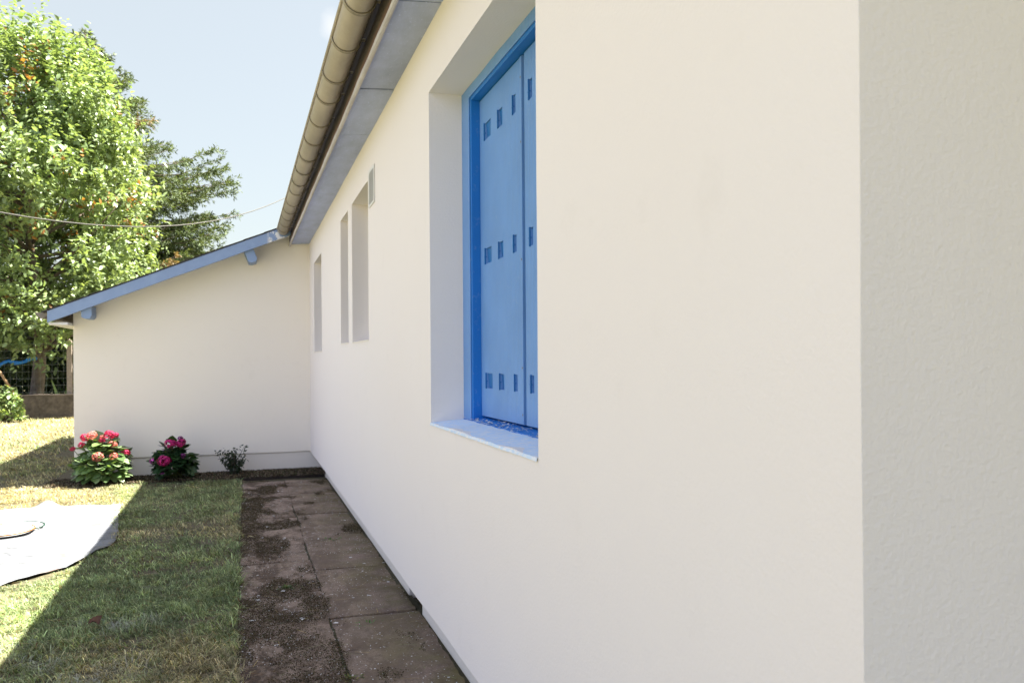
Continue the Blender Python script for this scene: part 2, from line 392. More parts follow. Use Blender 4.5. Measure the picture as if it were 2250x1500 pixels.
# drip edge return and the gable end facing the camera
strip([(y,.222) for y in ys], .16)
n_long = len(bm.faces)
xg = [XW]+[XW+.11*i for i in range(1, 75)]
for i in range(len(xg)-1):
    for j in range(len(zs)-1):
        bm.faces.new([V(xg[i],YC,zs[j]), V(xg[i+1],YC,zs[j]), V(xg[i+1],YC,zs[j+1]), V(xg[i],YC,zs[j+1])])
bm.faces.ensure_lookup_table()
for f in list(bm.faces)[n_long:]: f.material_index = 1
bmesh.ops.recalc_face_normals(bm, faces=bm.faces)
for v in bm.verts:      # hand-floated render: never dead flat, edges never dead straight
    y, z, x = v.co.y, v.co.z, v.co.x
    if abs(x-XW) < 1e-4 and y > YC+.01: v.co.x += .0035*(float(fbm(y, z, 1.3, 21))-.5)
    if abs(y-YC) < 1e-4: v.co.y += .004*(float(fbm(x, z, 1.6, 23))-.5)
    if abs(y-YC) < 1e-4 and abs(x-XW) < 1e-4: v.co.x += .003*(float(vnoise(z, 0, 4, 15))-.5)
    if abs(z-.222) < 1e-4: v.co.z += .008*(float(vnoise(y, 0, 2.2, 5))-.5)
    for o in openings:
        if abs(z-o[3]) < 1e-4 and o[0]-.01 < y < o[1]+.01: v.co.z += .006*(float(vnoise(y, x, 5, 6))-.5)
        if abs(z-o[2]) < 1e-4 and o[0]-.01 < y < o[1]+.01: v.co.z += .008*(float(vnoise(y, x, 9, 8))-.5)
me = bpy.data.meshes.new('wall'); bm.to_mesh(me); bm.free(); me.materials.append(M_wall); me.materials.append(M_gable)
wo_ = bpy.data.objects.new('wall', me); link(wo_); P(wo_)
bv = wo_.modifiers.new('bevel', 'BEVEL'); bv.width = .005; bv.segments = 3; bv.limit_method = 'ANGLE'; bv.angle_limit = math.radians(50)
me.shade_flat()
# plinth of the long wall with its open air vent
pl = MB()
pl.box(.845, 1.2, YC+.08, 4.09, -.1, .235); pl.box(.845, 1.2, 4.44, YB+.3, -.1, .235); pl.box(1.02, 1.2, 4.09, 4.44, -.1, .234)
pl.box(.846, 8.8, YC+.05, YC+.079, -.1, .23)
P(pl.build('plinth', M_plinth, bevel=.006))
M_rust = plain('dark_vent_masonry', (.10,.075,.055), .95, 30, .7, .9, .02)
vb = MB(); vb.box(.93, 1.019, 4.10, 4.43, -.02, .2)
for k in range(5): vb.box(.915, .93, 4.13+.065*k, 4.15+.065*k, -.02, .2)
P(vb.build('plinth_vent', M_rust, bevel=.006))
# house body behind (keeps daylight out of the shell)
bd = MB(); bd.box(1.25, 8.7, YC+.1, 15.6, -.1, 2.9); P(bd.build('inner_wall', M_plinth))

# extension
ex = MB()
roofz = lambda x: 1.815+.410*(x+1.935)
def ext_poly(z0, dx0=0): return [(-1.753-dx0, z0), (XW+.12, z0), (XW+.12, roofz(XW+.12)-.03), (-1.753-dx0, roofz(-1.753)-.03)]
xs = np.linspace(-1.753, XW+.12, 26); vs = []; fs = []
zn = 18
for i, x in enumerate(xs):
    for j in range(zn):
        t = j/(zn-1); z = .228+(roofz(x)-.03-.228)*t
        if j == 0: z += .008*(float(vnoise(x, 3, 2.5, 3))-.5)
        vs.append((x, YB+.004*(float(fbm(x, z, 1.4, 31))-.5) if 0 < i else YB, z))
for i in range(25):
    for j in range(zn-1): fs.append((i*zn+j, (i+1)*zn+j, (i+1)*zn+j+1, i*zn+j+1))
b0 = len(vs)
for j in range(zn): vs.append((-1.753, 15.6, vs[j][2]))
for j in range(zn-1): fs.append((j, j+1, b0+j+1, b0+j))
# underside return of the render edge
b1 = len(vs)
for i in range(26): vs.append((xs[i], YB+.05, vs[i*zn][2]))
for i in range(25): fs.append((i*zn, b1+i, b1+i+1, (i+1)*zn))
vs += [(-1.753, 15.6, .2), (XW+.12, 15.6, .2), (XW+.12, 15.6, roofz(XW+.12)-.03), (-1.753, 15.6, roofz(-1.753)-.03)]; q = len(vs)-4; fs.append((q,q+1,q+2,q+3))
ex.add(vs, fs); P(ex.build('extension_wall', M_ext, bevel=.004))
ep = MB(); ep.box(-1.738, .84, YB+.014, 15.5, -.1, .229); P(ep.build('extension_plinth', M_plinth, bevel=.004))
# roof: one catslide plane, tiled
def roof(x0, x1, y0, y1, th=.035, tk=.018):
    r = MB(); z = roofz
    r.add([(x0,y0,z(x0)),(x1,y0,z(x1)),(x1,y1,z(x1)),(x0,y1,z(x0)),(x0,y0,z(x0)+th),(x1,y0,z(x1)+th),(x1,y1,z(x1)+th),(x0,y1,z(x0)+th)],
          [(0,3,2,1),(4,5,6,7),(0,1,5,4),(1,2,6,5),(2,3,7,6),(3,0,4,7)])
    n = int((x1-x0)/.22)
    for k in range(n):      # tile courses
        a = x0+.22*k-.02; w = .24
        r.add([(a,y0-.012,z(a)+th+.002),(a+w,y0-.012,z(a+w)+th+.002),(a+w,y1,z(a+w)+th+.002),(a,y1,z(a)+th+.002),
               (a,y0-.012,z(a)+th+tk),(a+w,y0-.012,z(a+w)+th+.004),(a+w,y1,z(a+w)+th+.004),(a,y1,z(a)+th+tk)],
              [(0,3,2,1),(4,5,6,7),(0,1,5,4),(1,2,6,5),(2,3,7,6),(3,0,4,7)])
    return r
P(roof(.458, 5.0, -1.9, 9.5105).build('roof', M_tile))  # reach past the near corner is added, out of view, to shade the gable
P(roof(-1.97, .46, 9.512, 15.8, .006, .009).build('extension_roof', M_tile))
rb = MB(); rb.box(5.0, 8.9, -1.9, 15.8, 4.3, 4.7); rb.add([(.46,9.53,roofz(.46)),(5,9.53,roofz(5)),(5,15.8,roofz(5)),(.46,15.8,roofz(.46))],[(0,1,2,3)])
P(rb.build('rear_roof', M_tile))
# verge board with peeling end
vg = MB(); x0, x1 = -1.935, .50
n = 24
vs = []; fs = []
for i in range(n+1):
    x = x0+(x1-x0)*i/n; zt = roofz(x)-.002; zb = zt-.118-(.004*float(vnoise(x,1,4)))
    for y, z in ((9.512, zt), (9.512, zb), (9.545, zb), (9.545, zt)): vs.append((x, y, z))
for i in range(n):
    for k in range(4): fs.append((i*4+k, i*4+(k+1)%4, (i+1)*4+(k+1)%4, (i+1)*4+k))
fs += [(0,1,2,3), (n*4+3, n*4+2, n*4+1, n*4)]
vg.add(vs, fs)
M_vb, nt, bs = new_mat('verge_board_paint')
tcn = N(nt, 'ShaderNodeTexCoord'); sp = N(nt, 'ShaderNodeSeparateXYZ'); nt.links.new(tcn.outputs['Object'], sp.inputs[0])
c = mix(nt, ramp(nt, noise(nt, 8, 6, .7), .3, .7), (.24,.33,.49), (.20,.28,.44))
pe = math_(nt, 'MULTIPLY', ramp(nt, sp.outputs[0], .05, .16), ramp(nt, noise(nt, 11, 4, .6, stretch=(.6,1,2)), .54, .57))
c = mix(nt, pe, c, (.30,.22,.19))
pw = math_(nt, 'MULTIPLY', ramp(nt, sp.outputs[0], .24, .28), ramp(nt, noise(nt, 18, 4, .6), .45, .5))
c = mix(nt, pw, c, (.75,.75,.72))
nt.links.new(c, bs.inputs['Base Color']); bs.inputs['Roughness'].default_value = .5
bump(nt, bs, [(noise(nt, 60, 5, .7), .3, .002)])
P(vg.build('verge_board', M_vb, bevel=.003))
vs_ = MB()   # verge soffit, cream boarding under the overhang
vs_.add([(x0,9.546,roofz(x0)-.03),(.50,9.546,roofz(.5)-.03),(.50,YB,roofz(.5)-.03),(x0,YB,roofz(x0)-.03)], [(0,1,2,3)])
P(vs_.build('verge_soffit', M_verge))
M_raft = M_verge
for xc in (.062, -1.56):
    pr = MB(); s = math.atan(.41)
    ax = Vector((math.cos(s), 0, math.sin(s))); az = Vector((-math.sin(s), 0, math.cos(s)))
    base = Vector((xc-.02, 0, roofz(xc)-.10)); w = .05
    hgt = .165 if xc > 0 else .13
    pol = [(-w, 0), (w, 0), (w, -hgt+.03), (w-.02, -hgt), (-w+.03, -hgt), (-w, -hgt+.02)]
    if xc > 0: ax, az = Vector((.94,0,.34)), Vector((-.36,0,.93))
    else: ax, az = Vector((1,0,.05)), Vector((-.03,0,1))
    pts = [base+ax*a+az*b for a, b in pol]
    pr.prism_y([(p.x, p.z) for p in pts], 9.548, YB+.02)
    P(pr.build('purlin_end', M_raft, bevel=.004))
eb = MB(); eb.box(-1.93, -1.755, 9.56, 15.7, 1.672, 1.70); P(eb.build('extension_eave_board', M_white, bevel=.003))
# extension gutter (its end shows beyond the verge board)
def gutter(mb, pa, pb, r, t=.003, seg=14):
    (xa, ya, za), (xb, yb, zb) = pa, pb; vs = []; fs = []
    for (x, y, z) in ((xa,ya,za),(xb,yb,zb)):
        for rr in (r, r-t):
            for k in range(seg+1):
                a = math.pi+math.pi*k/seg; vs.append((x+rr*math.cos(a), y, z+rr*math.sin(a)))
    n = seg+1
    for k in range(seg):
        fs.append((k, k+1, 2*n+k+1, 2*n+k)); fs.append((n+k, 3*n+k, 3*n+k+1, n+k+1))
        fs.append((k, n+k, n+k+1, k+1))
    fs += [(0, 2*n, 3*n, n), (seg, n+seg, 3*n+seg, 2*n+seg)]
    fs.append(tuple(range(2*n, 2*n+n)))
    mb.add(vs, fs)
g2 = MB(); gutter(g2, (-2.0, 9.60, 1.80), (-2.0, 15.7, 1.80), .062); g2.tube([(-2.062,9.6,1.80),(-2.062,15.7,1.80)], .008)
g2.add([(-2.0+.062*math.cos(math.pi+math.pi*k/14), 9.60, 1.80+.062*math.sin(math.pi+math.pi*k/14)) for k in range(15)], [tuple(range(15))])
P(g2.build('extension_gutter', M_zdark, bevel=0))

# eaves of the long wall
def fx(y): return .537-.045*(y-2)/7.8
sf = MB(); seams = [.5, 1.9, 3.1, 4.098, 4.954, 6.805, 9.003, YB-.003]
seams = [-1.85, .4, 2.0, 3.05, 4.098, 4.954, 6.805, 9.003, YB-.003]
for a, b in zip(seams[:-1], seams[1:]):
    dz = rng.normal(0, .002)
    for c0, c1 in ((a+.007, b-.007),):
        sf.add([(fx(c0)+.02,c0,2.628+dz),(XW+.01,c0,2.64+dz),(XW+.01,c1,2.64+dz),(fx(c1)+.02,c1,2.628+dz),
                (fx(c0)+.02,c0,2.64+dz),(XW+.01,c0,2.652+dz),(XW+.01,c1,2.652+dz),(fx(c1)+.02,c1,2.64+dz)],
               [(0,3,2,1),(4,5,6,7),(0,1,5,4),(1,2,6,5),(2,3,7,6),(3,0,4,7)])
P(sf.build('soffit', M_soffit, bevel=.0015))
ev = MB(); ev.box(.575, XW+.005, -1.84, YB-.01, 2.657, 2.67); P(ev.build('eave_void', M_dark))
sb = MB(); sb.box(XW+.006, 8.8, -1.85, YC-.002, 2.641, 2.655); P(sb.build('gable_shade_cover', M_white))  # unseen cover added beyond the corner to keep light off the gable
fa = MB()
NF = 80; prof = [(.014,.21),(.012,.032),(.004,.022),(.002,.012),(.006,.003),(.014,0),(.022,.004),(.026,.014),(.026,.21)]
vs = []; fs = []
for i in range(NF+1):
    y = -1.85+(YB-.02+1.85)*i/NF
    w = .0025*math.sin(i*1.7)+.002*math.sin(i*.6)
    for a, b in prof: vs.append((fx(y)-.003+a+w*.5, y, 2.604+b+(w if b < .02 else 0)))
n = len(prof)
for i in range(NF):
    for k in range(n): fs.append((i*n+k, i*n+(k+1)%n, (i+1)*n+(k+1)%n, (i+1)*n+k))
fs += [tuple(range(n)), tuple(range(NF*n+n-1, NF*n-1, -1))]
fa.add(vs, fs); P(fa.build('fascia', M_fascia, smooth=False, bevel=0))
gt = MB()
pA, pB = (.482, -1.85, 2.748), (.418, 9.66, 2.748)
gutter(gt, pA, pB, .0625)
gt.tube([(pA[0]-.0655, pA[1], 2.750), (pB[0]-.0655, pB[1], 2.750)], .008, 10)
def gxc(y): return pA[0]+(pB[0]-pA[0])*(y-pA[1])/(pB[1]-pA[1])
for ys_ in (2.0, 4.0, 6.0, 8.0):    # soldered joints
    vs = []; fs = []
    for q, yy in enumerate((ys_, ys_+.03)):
        for k in range(15):
            a = math.pi+math.pi*k/14; vs.append((gxc(yy)+.0635*math.cos(a), yy, 2.748+.0635*math.sin(a)))
    for k in range(14): fs.append((k, k+1, 15+k+1, 15+k))
    gt.add(vs, fs)
gto = P(gt.build('gutter', M_zinc, smooth=False))
for p in gto.data.polygons: p.use_smooth = len(p.vertices) == 4
bys = [-1.5,-1.1,-.7,-.3,.15,.6,1.05,1.5,1.95,2.4,2.88,3.35,3.79,4.223,4.568,5.039,5.488,5.944,6.39,6.803,7.197,7.702,8.12,8.5,8.9,9.3,9.62]
bproto = None
M_brk = plain('dull_zinc_bracket', (.33,.285,.20), .6, 30, .4, .3, .002, .2)
for y in bys:
    if bproto is None:
        bk = MB(); vs = []; fs = []
        for q, yy in enumerate((-.012, .012)):
            for rr in (.0655, .0685):
                for k in range(19):
                    a = math.pi*.96+math.pi*1.06*k/18; vs.append((rr*math.cos(a), yy, rr*math.sin(a)))
        for k in range(18):
            fs += [(k,k+1,38+k+1,38+k),(19+k,57+k,57+k+1,19+k+1),(k,19+k,19+k+1,k+1),(38+k,38+k+1,57+k+1,57+k)]
        bk.add(vs, fs)
        bk.box(.064, .10, -.012, .012, -.004, .002)
        bproto = o = bk.build('gutter_bracket', M_brk, smooth=False)
    else:
        o = bproto.copy(); link(o)
    o.location = (gxc(y), y+rng.normal(0,.006), 2.748+rng.normal(0,.001)); o.rotation_euler = (rng.normal(0,.03), 0, rng.normal(0,.02))
    o.parent = gto
# ventilation grille on the wall
vt = MB(); vy0, vy1, vz0, vz1 = 4.752, 4.972, 2.197, 2.418
vt.box(XW-.006, XW-.001, vy0, vy1, vz0, vz0+.018); vt.box(XW-.006, XW-.001, vy0, vy1, vz1-.018, vz1)
vt.box(XW-.006, XW-.001, vy0, vy0+.018, vz0+.018, vz1-.018); vt.box(XW-.006, XW-.001, vy1-.018, vy1, vz0+.018, vz1-.018)
vo = P(vt.build('vent_grille', M_white, bevel=.001))
vsl = MB()
for k in range(14):
    z = vz0+.024+k*.0134
    vsl.box(XW-.0068, XW-.0052, vy0+.0175, vy1-.0175, z, z+.0058)
so_ = vsl.build('slats', M_white); so_.parent = vo; so_.matrix_parent_inverse = Matrix()
vk = MB(); vk.box(XW-.0050, XW-.0045, vy0+.018, vy1-.018, vz0+.018, vz1-.018)
bo_ = vk.build('backing', M_dark); bo_.parent = vo

# near window: frame, sill, shutter leaves
w1 = MB(); y0, y1, z0, z1 = openings[0][:4]
fy1, fy0 = 3.165, 2.124; fz1 = 2.316
def fr(mb, xa, xb, i0, i1, top, bot, o0=y0, o1=y1, ot=z1, ob=z0):
    mb.box(xa, xb, i1, o1+.01, ob-.02, ot+.01); mb.box(xa, xb, o0-.01, i0, ob-.02, ot+.01)
    mb.box(xa, xb, i0, i1, top, ot+.01); mb.box(xa, xb, i0, i1, ob-.02, bot)
fr(w1, .867, .93, 2.124, 3.165, 2.316, 1.032)

wf = P(w1.build('shutter_window', M_blue, bevel=.002))
wf.name = 'window'
wf['label'] = 'nearest window, with blue wooden shutters closed'
w1b = MB(); fr(w1b, .861, .8669, 2.108, 3.181, 2.330, 1.026)
sub0 = w1b.build('frame_bead', M_shut, bevel=.002); sub0.parent = wf; sub0.matrix_parent_inverse = Matrix()
sill = MB(); vs = []; fs = []
ns = 60
for i in range(ns+1):
    y = y0-.0+(y1-y0)*i/ns
    for x, z in ((XW-.004, 1.014), (XW-.002, 1.022+.003*float(vnoise(y,0,30))), (.79, 1.0285+.003*float(vnoise(y,4,22))), (.862, 1.034+.003*float(vnoise(y,9,30)))):
        vs.append((x+(.004*(float(vnoise(y,2,26))-.5) if x < XW else 0), y, z))
for i in range(ns):
    for k in range(3): fs.append((i*4+k, i*4+k+1, (i+1)*4+k+1, (i+1)*4+k))
sill.add(vs, fs)
s_ = sill.build('sill', M_sillblue); s_.parent = wf; s_.matrix_parent_inverse = wf.matrix_world.inverted() if False else Matrix()
def sub(o, par): o.parent = par; o.matrix_parent_inverse = Matrix(); return o
rs = MB()   # wooden inner sill rail
rs.add([(.858,y0,1.038),(.93,y0,1.050),(.93,y1,1.050),(.858,y1,1.038),(.858,y0,1.0),(.93,y0,1.0),(.93,y1,1.0),(.858,y1,1.0)],[(0,1,2,3),(0,3,7,4),(4,5,1,0),(7,3,2,6)])
sub(rs.build('sill_rail', M_blue, bevel=.002), wf)
# shutter leaves, each with three rows of three slots cut into the face
rows = [(1.168,1.226),(1.655,1.715),(2.140,2.205)]
def leaf(ya, yb, slots, xo=.903):
    zb, zt = 1.056, 2.312
    yy = sorted({ya, yb, *[s for p in slots for s in p]}); zz = sorted({zb, zt, *[z for r in rows for z in r]})
    mb = MB(); dep = .013
    for i in range(len(yy)-1):
        for j in range(len(zz)-1):
            a, b, c_, d = yy[i], yy[i+1], zz[j], zz[j+1]
            hole = any(abs(a-p[0]) < 1e-6 for p in slots) and any(abs(c_-r[0]) < 1e-6 for r in rows)
            if hole:
                X1 = xo+dep
                mb.add([(xo,a,c_),(xo,b,c_),(xo,b,d),(xo,a,d),(X1,a,c_),(X1,b,c_),(X1,b,d),(X1,a,d)], [(0,1,5,4),(1,2,6,5),(2,3,7,6),(3,0,4,7)])
            else: mb.add([(xo,a,c_),(xo,b,c_),(xo,b,d),(xo,a,d)], [(0,1,2,3)])
    mb.add([(xo,ya,zb),(xo,yb,zb),(xo+.024,yb,zb),(xo+.024,ya,zb)], [(0,1,2,3)])
    mb.add([(xo,ya,zb),(xo,ya,zt),(xo+.024,ya,zt),(xo+.024,ya,zb)], [(0,1,2,3)])
    mb.add([(xo,yb,zb),(xo,yb,zt),(xo+.024,yb,zt),(xo+.024,yb,zb)], [(0,1,2,3)])
    o = sub(mb.build('shutter', M_shut), wf)
    return o
SL = [(3.012,3.092),(2.862,2.912),(2.708,2.735)]; SR = [(2.535,2.562),(2.36,2.41),(2.18,2.26)]
leaf(2.633, 3.163, SL); leaf(2.126, 2.615, SR)
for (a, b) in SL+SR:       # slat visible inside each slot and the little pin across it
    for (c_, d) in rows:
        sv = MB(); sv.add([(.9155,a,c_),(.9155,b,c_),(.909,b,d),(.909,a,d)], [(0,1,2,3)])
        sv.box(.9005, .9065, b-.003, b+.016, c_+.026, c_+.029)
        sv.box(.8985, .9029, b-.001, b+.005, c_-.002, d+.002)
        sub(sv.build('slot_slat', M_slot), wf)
dk = MB(); dk.box(.93, .95, 2.0, 3.29, 1.0, 2.37); sub(dk.build('dark_gap', M_dark), wf)
bd_ = MB(); bd_.box(.899, .9028, 2.634, 2.652, 1.058, 2.31); sub(bd_.build('cover_strip', M_shut, bevel=.001), wf)
for z in (1.25, 1.62, 2.02, 2.24, 1.09):
    scr = MB(); scr.tube([(.8985,2.643,z),(.9,2.643,z)], .004, 8)
    sub(scr.build('screw', M_zdark), wf)
# the three further windows
for (a, b, c_, d, dp) in openings[1:]:
    f_ = MB(); X0 = XW+.125
    f_.box(X0, X0+.05, b-.05, b+.01, c_-.01, d+.01); f_.box(X0, X0+.05, a-.01, a+.05, c_-.01, d+.01)
    f_.box(X0, X0+.05, a+.05, b-.05, d-.05, d+.01); f_.box(X0, X0+.05, a+.05, b-.05, c_-.01, c_+.05)
    o = P(f_.build('window', M_white, bevel=.003))
    g_ = MB(); g_.box(X0+.02, X0+.028, a+.051, b-.051, c_+.051, d-.051); sub(g_.build('pane', M_glass), o)
    s_ = MB(); s_.add([(XW-.003,a,c_+.001),(X0,a,c_+.012),(X0,b,c_+.012),(XW-.003,b,c_+.001),(XW-.003,a,c_-.01),(XW-.003,b,c_-.01)], [(0,1,2,3),(0,3,5,4)])
    sub(s_.build('sill', M_plinth), o)

# paint chips on the blue sill
def chips(n, fn, smin, smax, zlift=.002, tall=.35):
    vs = np.zeros((n*4,3)); 
    for i in range(n):
        x, y, z = fn(); s = rng.uniform(smin, smax); a = rng.uniform(0, 6.28); t = rng.uniform(-tall, tall, 2)
        e = np.array([math.cos(a), math.sin(a), t[0]]); f = np.array([-math.sin(a), math.cos(a), t[1]])*rng.uniform(.3, .9)
        c = np.array([x, y, z+zlift+.4*s*abs(t).max()])
        for k, (p, q) in enumerate(((-1,-.7),(1,-1),(.8,1),(-.9,.6))): vs[i*4+k] = c + .5*s*(e*p*rng.uniform(.6,1) + f*q*rng.uniform(.6,1))
    return vs, np.arange(n*4).reshape(n, 4)
M_chip = plain('white_paint_flake', (.70,.69,.67), .8, 50, .2)
v_, f_ = chips(260, lambda: ((lambda x: (x, rng.uniform(2.35, 3.27), 1.0385+.167*(x-.862)))(min(.905, .845+abs(rng.normal(0, .03))))),   .004, .016, .003)
tag(np_mesh('paint_flakes', v_, f_, M_chip), 'white paint flakes scattered along the blue window sill', 'debris', kind='stuff')
def flecks_xy():
    while True:
        x = rng.uniform(-.03, .82); y = 2.6+6.4*rng.random()
        if rng.random() < .25+.75*float(fbm(x, y, 2.5, 77)) and rng.random() < .6+.4*float(x < .45): return x, y, .008
v_, f_ = chips(5200, flecks_xy, .002, .010, .001, .2)
v2, f2 = chips(70, flecks_xy, .012, .04, .001, .1)
tag(np_mesh('plaster_crumbs', np.concatenate([v_, v2]), np.concatenate([f_, f2+len(v_)]), M_chip), 'pale crumbs of plaster and paint strewn over the mossy slab path', 'debris', kind='stuff')

# ------------------------------------------------------------------ lawn
M_grass = foliage_mat('grass_blade', .6, .3, .25)
TARP_R = [(5.35,-1.13),(5.72,-.985),(6.3,-.915),(6.68,-.895),(7.15,-.965),(7.95,-1.06)]
def tarp_right(y):
    ys_ = [p[0] for p in TARP_R]; return np.interp(y, ys_, [p[1] for p in TARP_R])
def tarp_bottom(x): return np.interp(x, [-4, -2.2, -1.34, -1.13, -.98, -.9], [5.9, 5.5, 5.34, 5.36, 5.72, 6.3])
def tarp_top(x): return 8.06 + .05*np.sin(x*3) - .10*(x+1.06)*(x < -1.06)*.6
def in_tarp(x, y): return (x > -4.0) & (x < tarp_right(y)-.045) & (y > tarp_bottom(np.minimum(x, -.9))+.06) & (y < tarp_top(x))
def grass_patch(n, x0, x1, y0, y1, hmin, hmax, wd, xedge=None):
    x = rng.uniform(x0, x1, n); y = rng.uniform(y0, y1, n)
    ok = ~in_tarp(x, y) & ~((x > -2.0) & (y > 9.37+.12*vnoise(x, 0, 5))) & ~((y > 9.83) & (x > -1.77))
    lim = -.075 + .075*fbm(x*0, y, 4, 12) + .03*fbm(x*0, y, 17, 13)                  # ragged edge at the path
    ok &= (x < lim)
    d = fbm(x, y, 2.2, 41); ok &= rng.random(n) < .05+1.9*d*np.clip(fbm(x, y, 13, 44)*2.4-.62, 0, 1)
    x, y, d = x[ok], y[ok], d[ok]; n = len(x)
    clump = fbm(x, y, 7, 55)
    h = rng.uniform(hmin, hmax, n)*(.25+1.5*clump**1.5*1.3)*np.where(x > -.12, 1.3, 1)
    a = rng.uniform(0, 2*np.pi, n); lean = rng.uniform(.35, 2.1, n)
    comb = fbm(x, y, 3, 91)*6.28
    a = np.where(rng.random(n) < .5, comb+rng.normal(0, .5, n), a)
    z = ground_z(x, y)-.012
    b = rng.uniform(0, 2*np.pi, n); w = wd*rng.uniform(.6, 1.4, n)*.5
    P0 = np.stack([x-w*np.cos(b), y-w*np.sin(b), z], 1); P1 = np.stack([x+w*np.cos(b), y+w*np.sin(b), z], 1)
    mx, my, mz = x+h*.35*lean*np.cos(a), y+h*.35*lean*np.sin(a), z+h*.62
    P2 = np.stack([mx+.7*w*np.cos(b), my+.7*w*np.sin(b), mz], 1); P3 = np.stack([mx-.7*w*np.cos(b), my-.7*w*np.sin(b), mz], 1)
    P4 = np.stack([x+h*lean*np.cos(a), y+h*lean*np.sin(a), z+h*np.maximum(.35, 1.02-.42*lean)], 1)
    dry = fbm(x, y, 1.1, 63, 5) + .9*fbm(x, y, 5, 99)*.5 + .34*np.exp(-((y-6.55-.25*vnoise(x,0,2))/.35)**2)*np.clip((x+1.6)/.8, 0, 1) + rng.normal(0, .13, n)
    dry = dry + .10*(y < 4.6)*vnoise(x, y, 3, 7) + .38*np.clip((-.95-x)/.5,0,1)
    t = np.clip((dry-.86)/.24, 0, 1)[:, None]
    g1 = np.array([.235, .30, .14]); g2 = np.array([.40, .455, .24]); g0 = np.array([.13, .195, .09])
    r = rng.random((n, 1)); green = np.where(r < .5, g0+(g1-g0)*r*2, g1+(g2-g1)*(r-.5)*2)
    straw = np.array([.47, .405, .245])*rng.uniform(.55, 1.25, (n, 1)); 
    col = green*(1-t)+straw*t
    col = col*np.where(rng.random((n,1)) < .18, 1.6, .92)
    col = col*(.30+1.25*fbm(x, y, 9, 88, 3)[:, None])*rng.uniform(.45, 1.55, (n, 1))
    br = (rng.random((n,1)) < .03); col = np.where(br, np.array([.16,.09,.04]), col)
    pw = np.clip((fbm(x, y, 5, 133, 3)-.62)/.1, 0, 1)*np.clip((4.9-y)/.5, 0, 1)*np.clip((-.25-x)/.3, 0, 1)   # overspray dust
    pw = (pw*(rng.random(n) < .55))[:, None]; col = col*(1-.65*pw)+np.array([.45,.46,.44])*.65*pw
    V5 = np.stack([P0,P1,P2,P3,P4], 1).reshape(-1, 3); i = np.arange(n)[:, None]*5
    T = np.concatenate([i+[0,1,2], i+[0,2,3], i+[3,2,4]], 1).reshape(-1, 3)
    return V5, T, np.repeat(col, 5, 0)
parts = [grass_patch(140000, -2.2, .0, 2.7, 5.4, .012, .048, .0042),
         grass_patch(135000, -3.6, .0, 5.3, 9.3, .014, .044, .0052),
         grass_patch(26000, -4.5, -1.7, 9.2, 12.5, .02, .05, .007),
         grass_patch(45000, -8.5, -2.5, 12.3, 22.0, .03, .07, .013)]
off = 0; VV = []; TT = []; CC = []
for a, b, c_ in parts: VV.append(a); TT.append(b+off); CC.append(c_); off += len(a)
tag(np_mesh('grass', np.concatenate(VV), np.concatenate(TT), M_grass, col=np.concatenate(CC)), 'short patchy lawn grass, green in the shade and straw dry in the sun', 'grass', kind='stuff')
M_moss = foliage_mat('moss_crumb', .9, 0, .1)
n = 230000; x = rng.uniform(-.04, .83, n); y = 2.6+6.5*rng.random(n)
mv = fbm(x*1.6, y*.8, 3.4, 311, 6)+.05-.15*np.clip((x-.2)/.25, 0, 1); ok = rng.random(n) < np.clip((mv-.485)/.13, 0, 1); x, y = x[ok], y[ok]; n = len(x)
s_ = rng.uniform(.0010, .0034, n); e1 = unit(rng.normal(size=(n,3))*np.array([1,1,.5])); e2 = unit(np.cross(e1, rng.normal(size=(n,3))*.5+np.array([0,0,1])))
c0 = np.stack([x, y, .008+rng.uniform(0,.004,n)], 1); e3 = np.array([0,0,1.0])
Vm = np.stack([c0-e1*s_[:,None], c0+e2*s_[:,None], c0+e1*s_[:,None], c0-e2*s_[:,None], c0+e3*s_[:,None]*.8], 1).reshape(-1,3); i_ = np.arange(n)[:,None]*5
Tm = np.concatenate([i_+[0,1,4], i_+[1,2,4], i_+[2,3,4], i_+[3,0,4]], 1).reshape(-1,3)
pal = np.array([(.045,.030,.018),(.06,.042,.02),(.085,.065,.03),(.06,.062,.025),(.028,.020,.013)])[rng.integers(0,5,n)]*rng.uniform(.85,1.15,(n,1))
Vm0, Tm0, pal0 = Vm, Tm, np.repeat(pal,5,0)
n = 26000; x = rng.uniform(-1.95, .84, n); y = rng.uniform(9.28, 9.82, n)     # crumbs and litter on the bed
s_ = rng.uniform(.002, .008, n); e1 = unit(rng.normal(size=(n,3))); e2 = unit(np.cross(e1, rng.normal(size=(n,3))))
c0 = np.stack([x, y, .022+rng.uniform(0,.022,n)], 1)
Vb = np.stack([c0-e1*s_[:,None], c0+e2*s_[:,None], c0+e1*s_[:,None], c0-e2*s_[:,None], c0+e3*s_[:,None]*.8], 1).reshape(-1,3); i_ = np.arange(n)[:,None]*5
Tb = np.concatenate([i_+[0,1,4], i_+[1,2,4], i_+[2,3,4], i_+[3,0,4]], 1).reshape(-1,3)
palb = np.array([(.05,.034,.022),(.09,.06,.035),(.16,.12,.075),(.06,.08,.03),(.025,.018,.012),(.22,.18,.13)])[rng.integers(0,6,n)]*rng.uniform(.6,1.3,(n,1))
tag(np_mesh('soil_crumbs', Vb, Tb, M_moss, col=np.repeat(palb,5,0)), 'earth crumbs and dry leaf litter on the narrow bed along the extension wall', 'litter', kind='stuff')
tag(np_mesh('moss', Vm, Tm, M_moss, col=np.repeat(pal,5,0)), 'dark brown dried moss crumbs matted over the slabs on the lawn side', 'moss', kind='stuff')
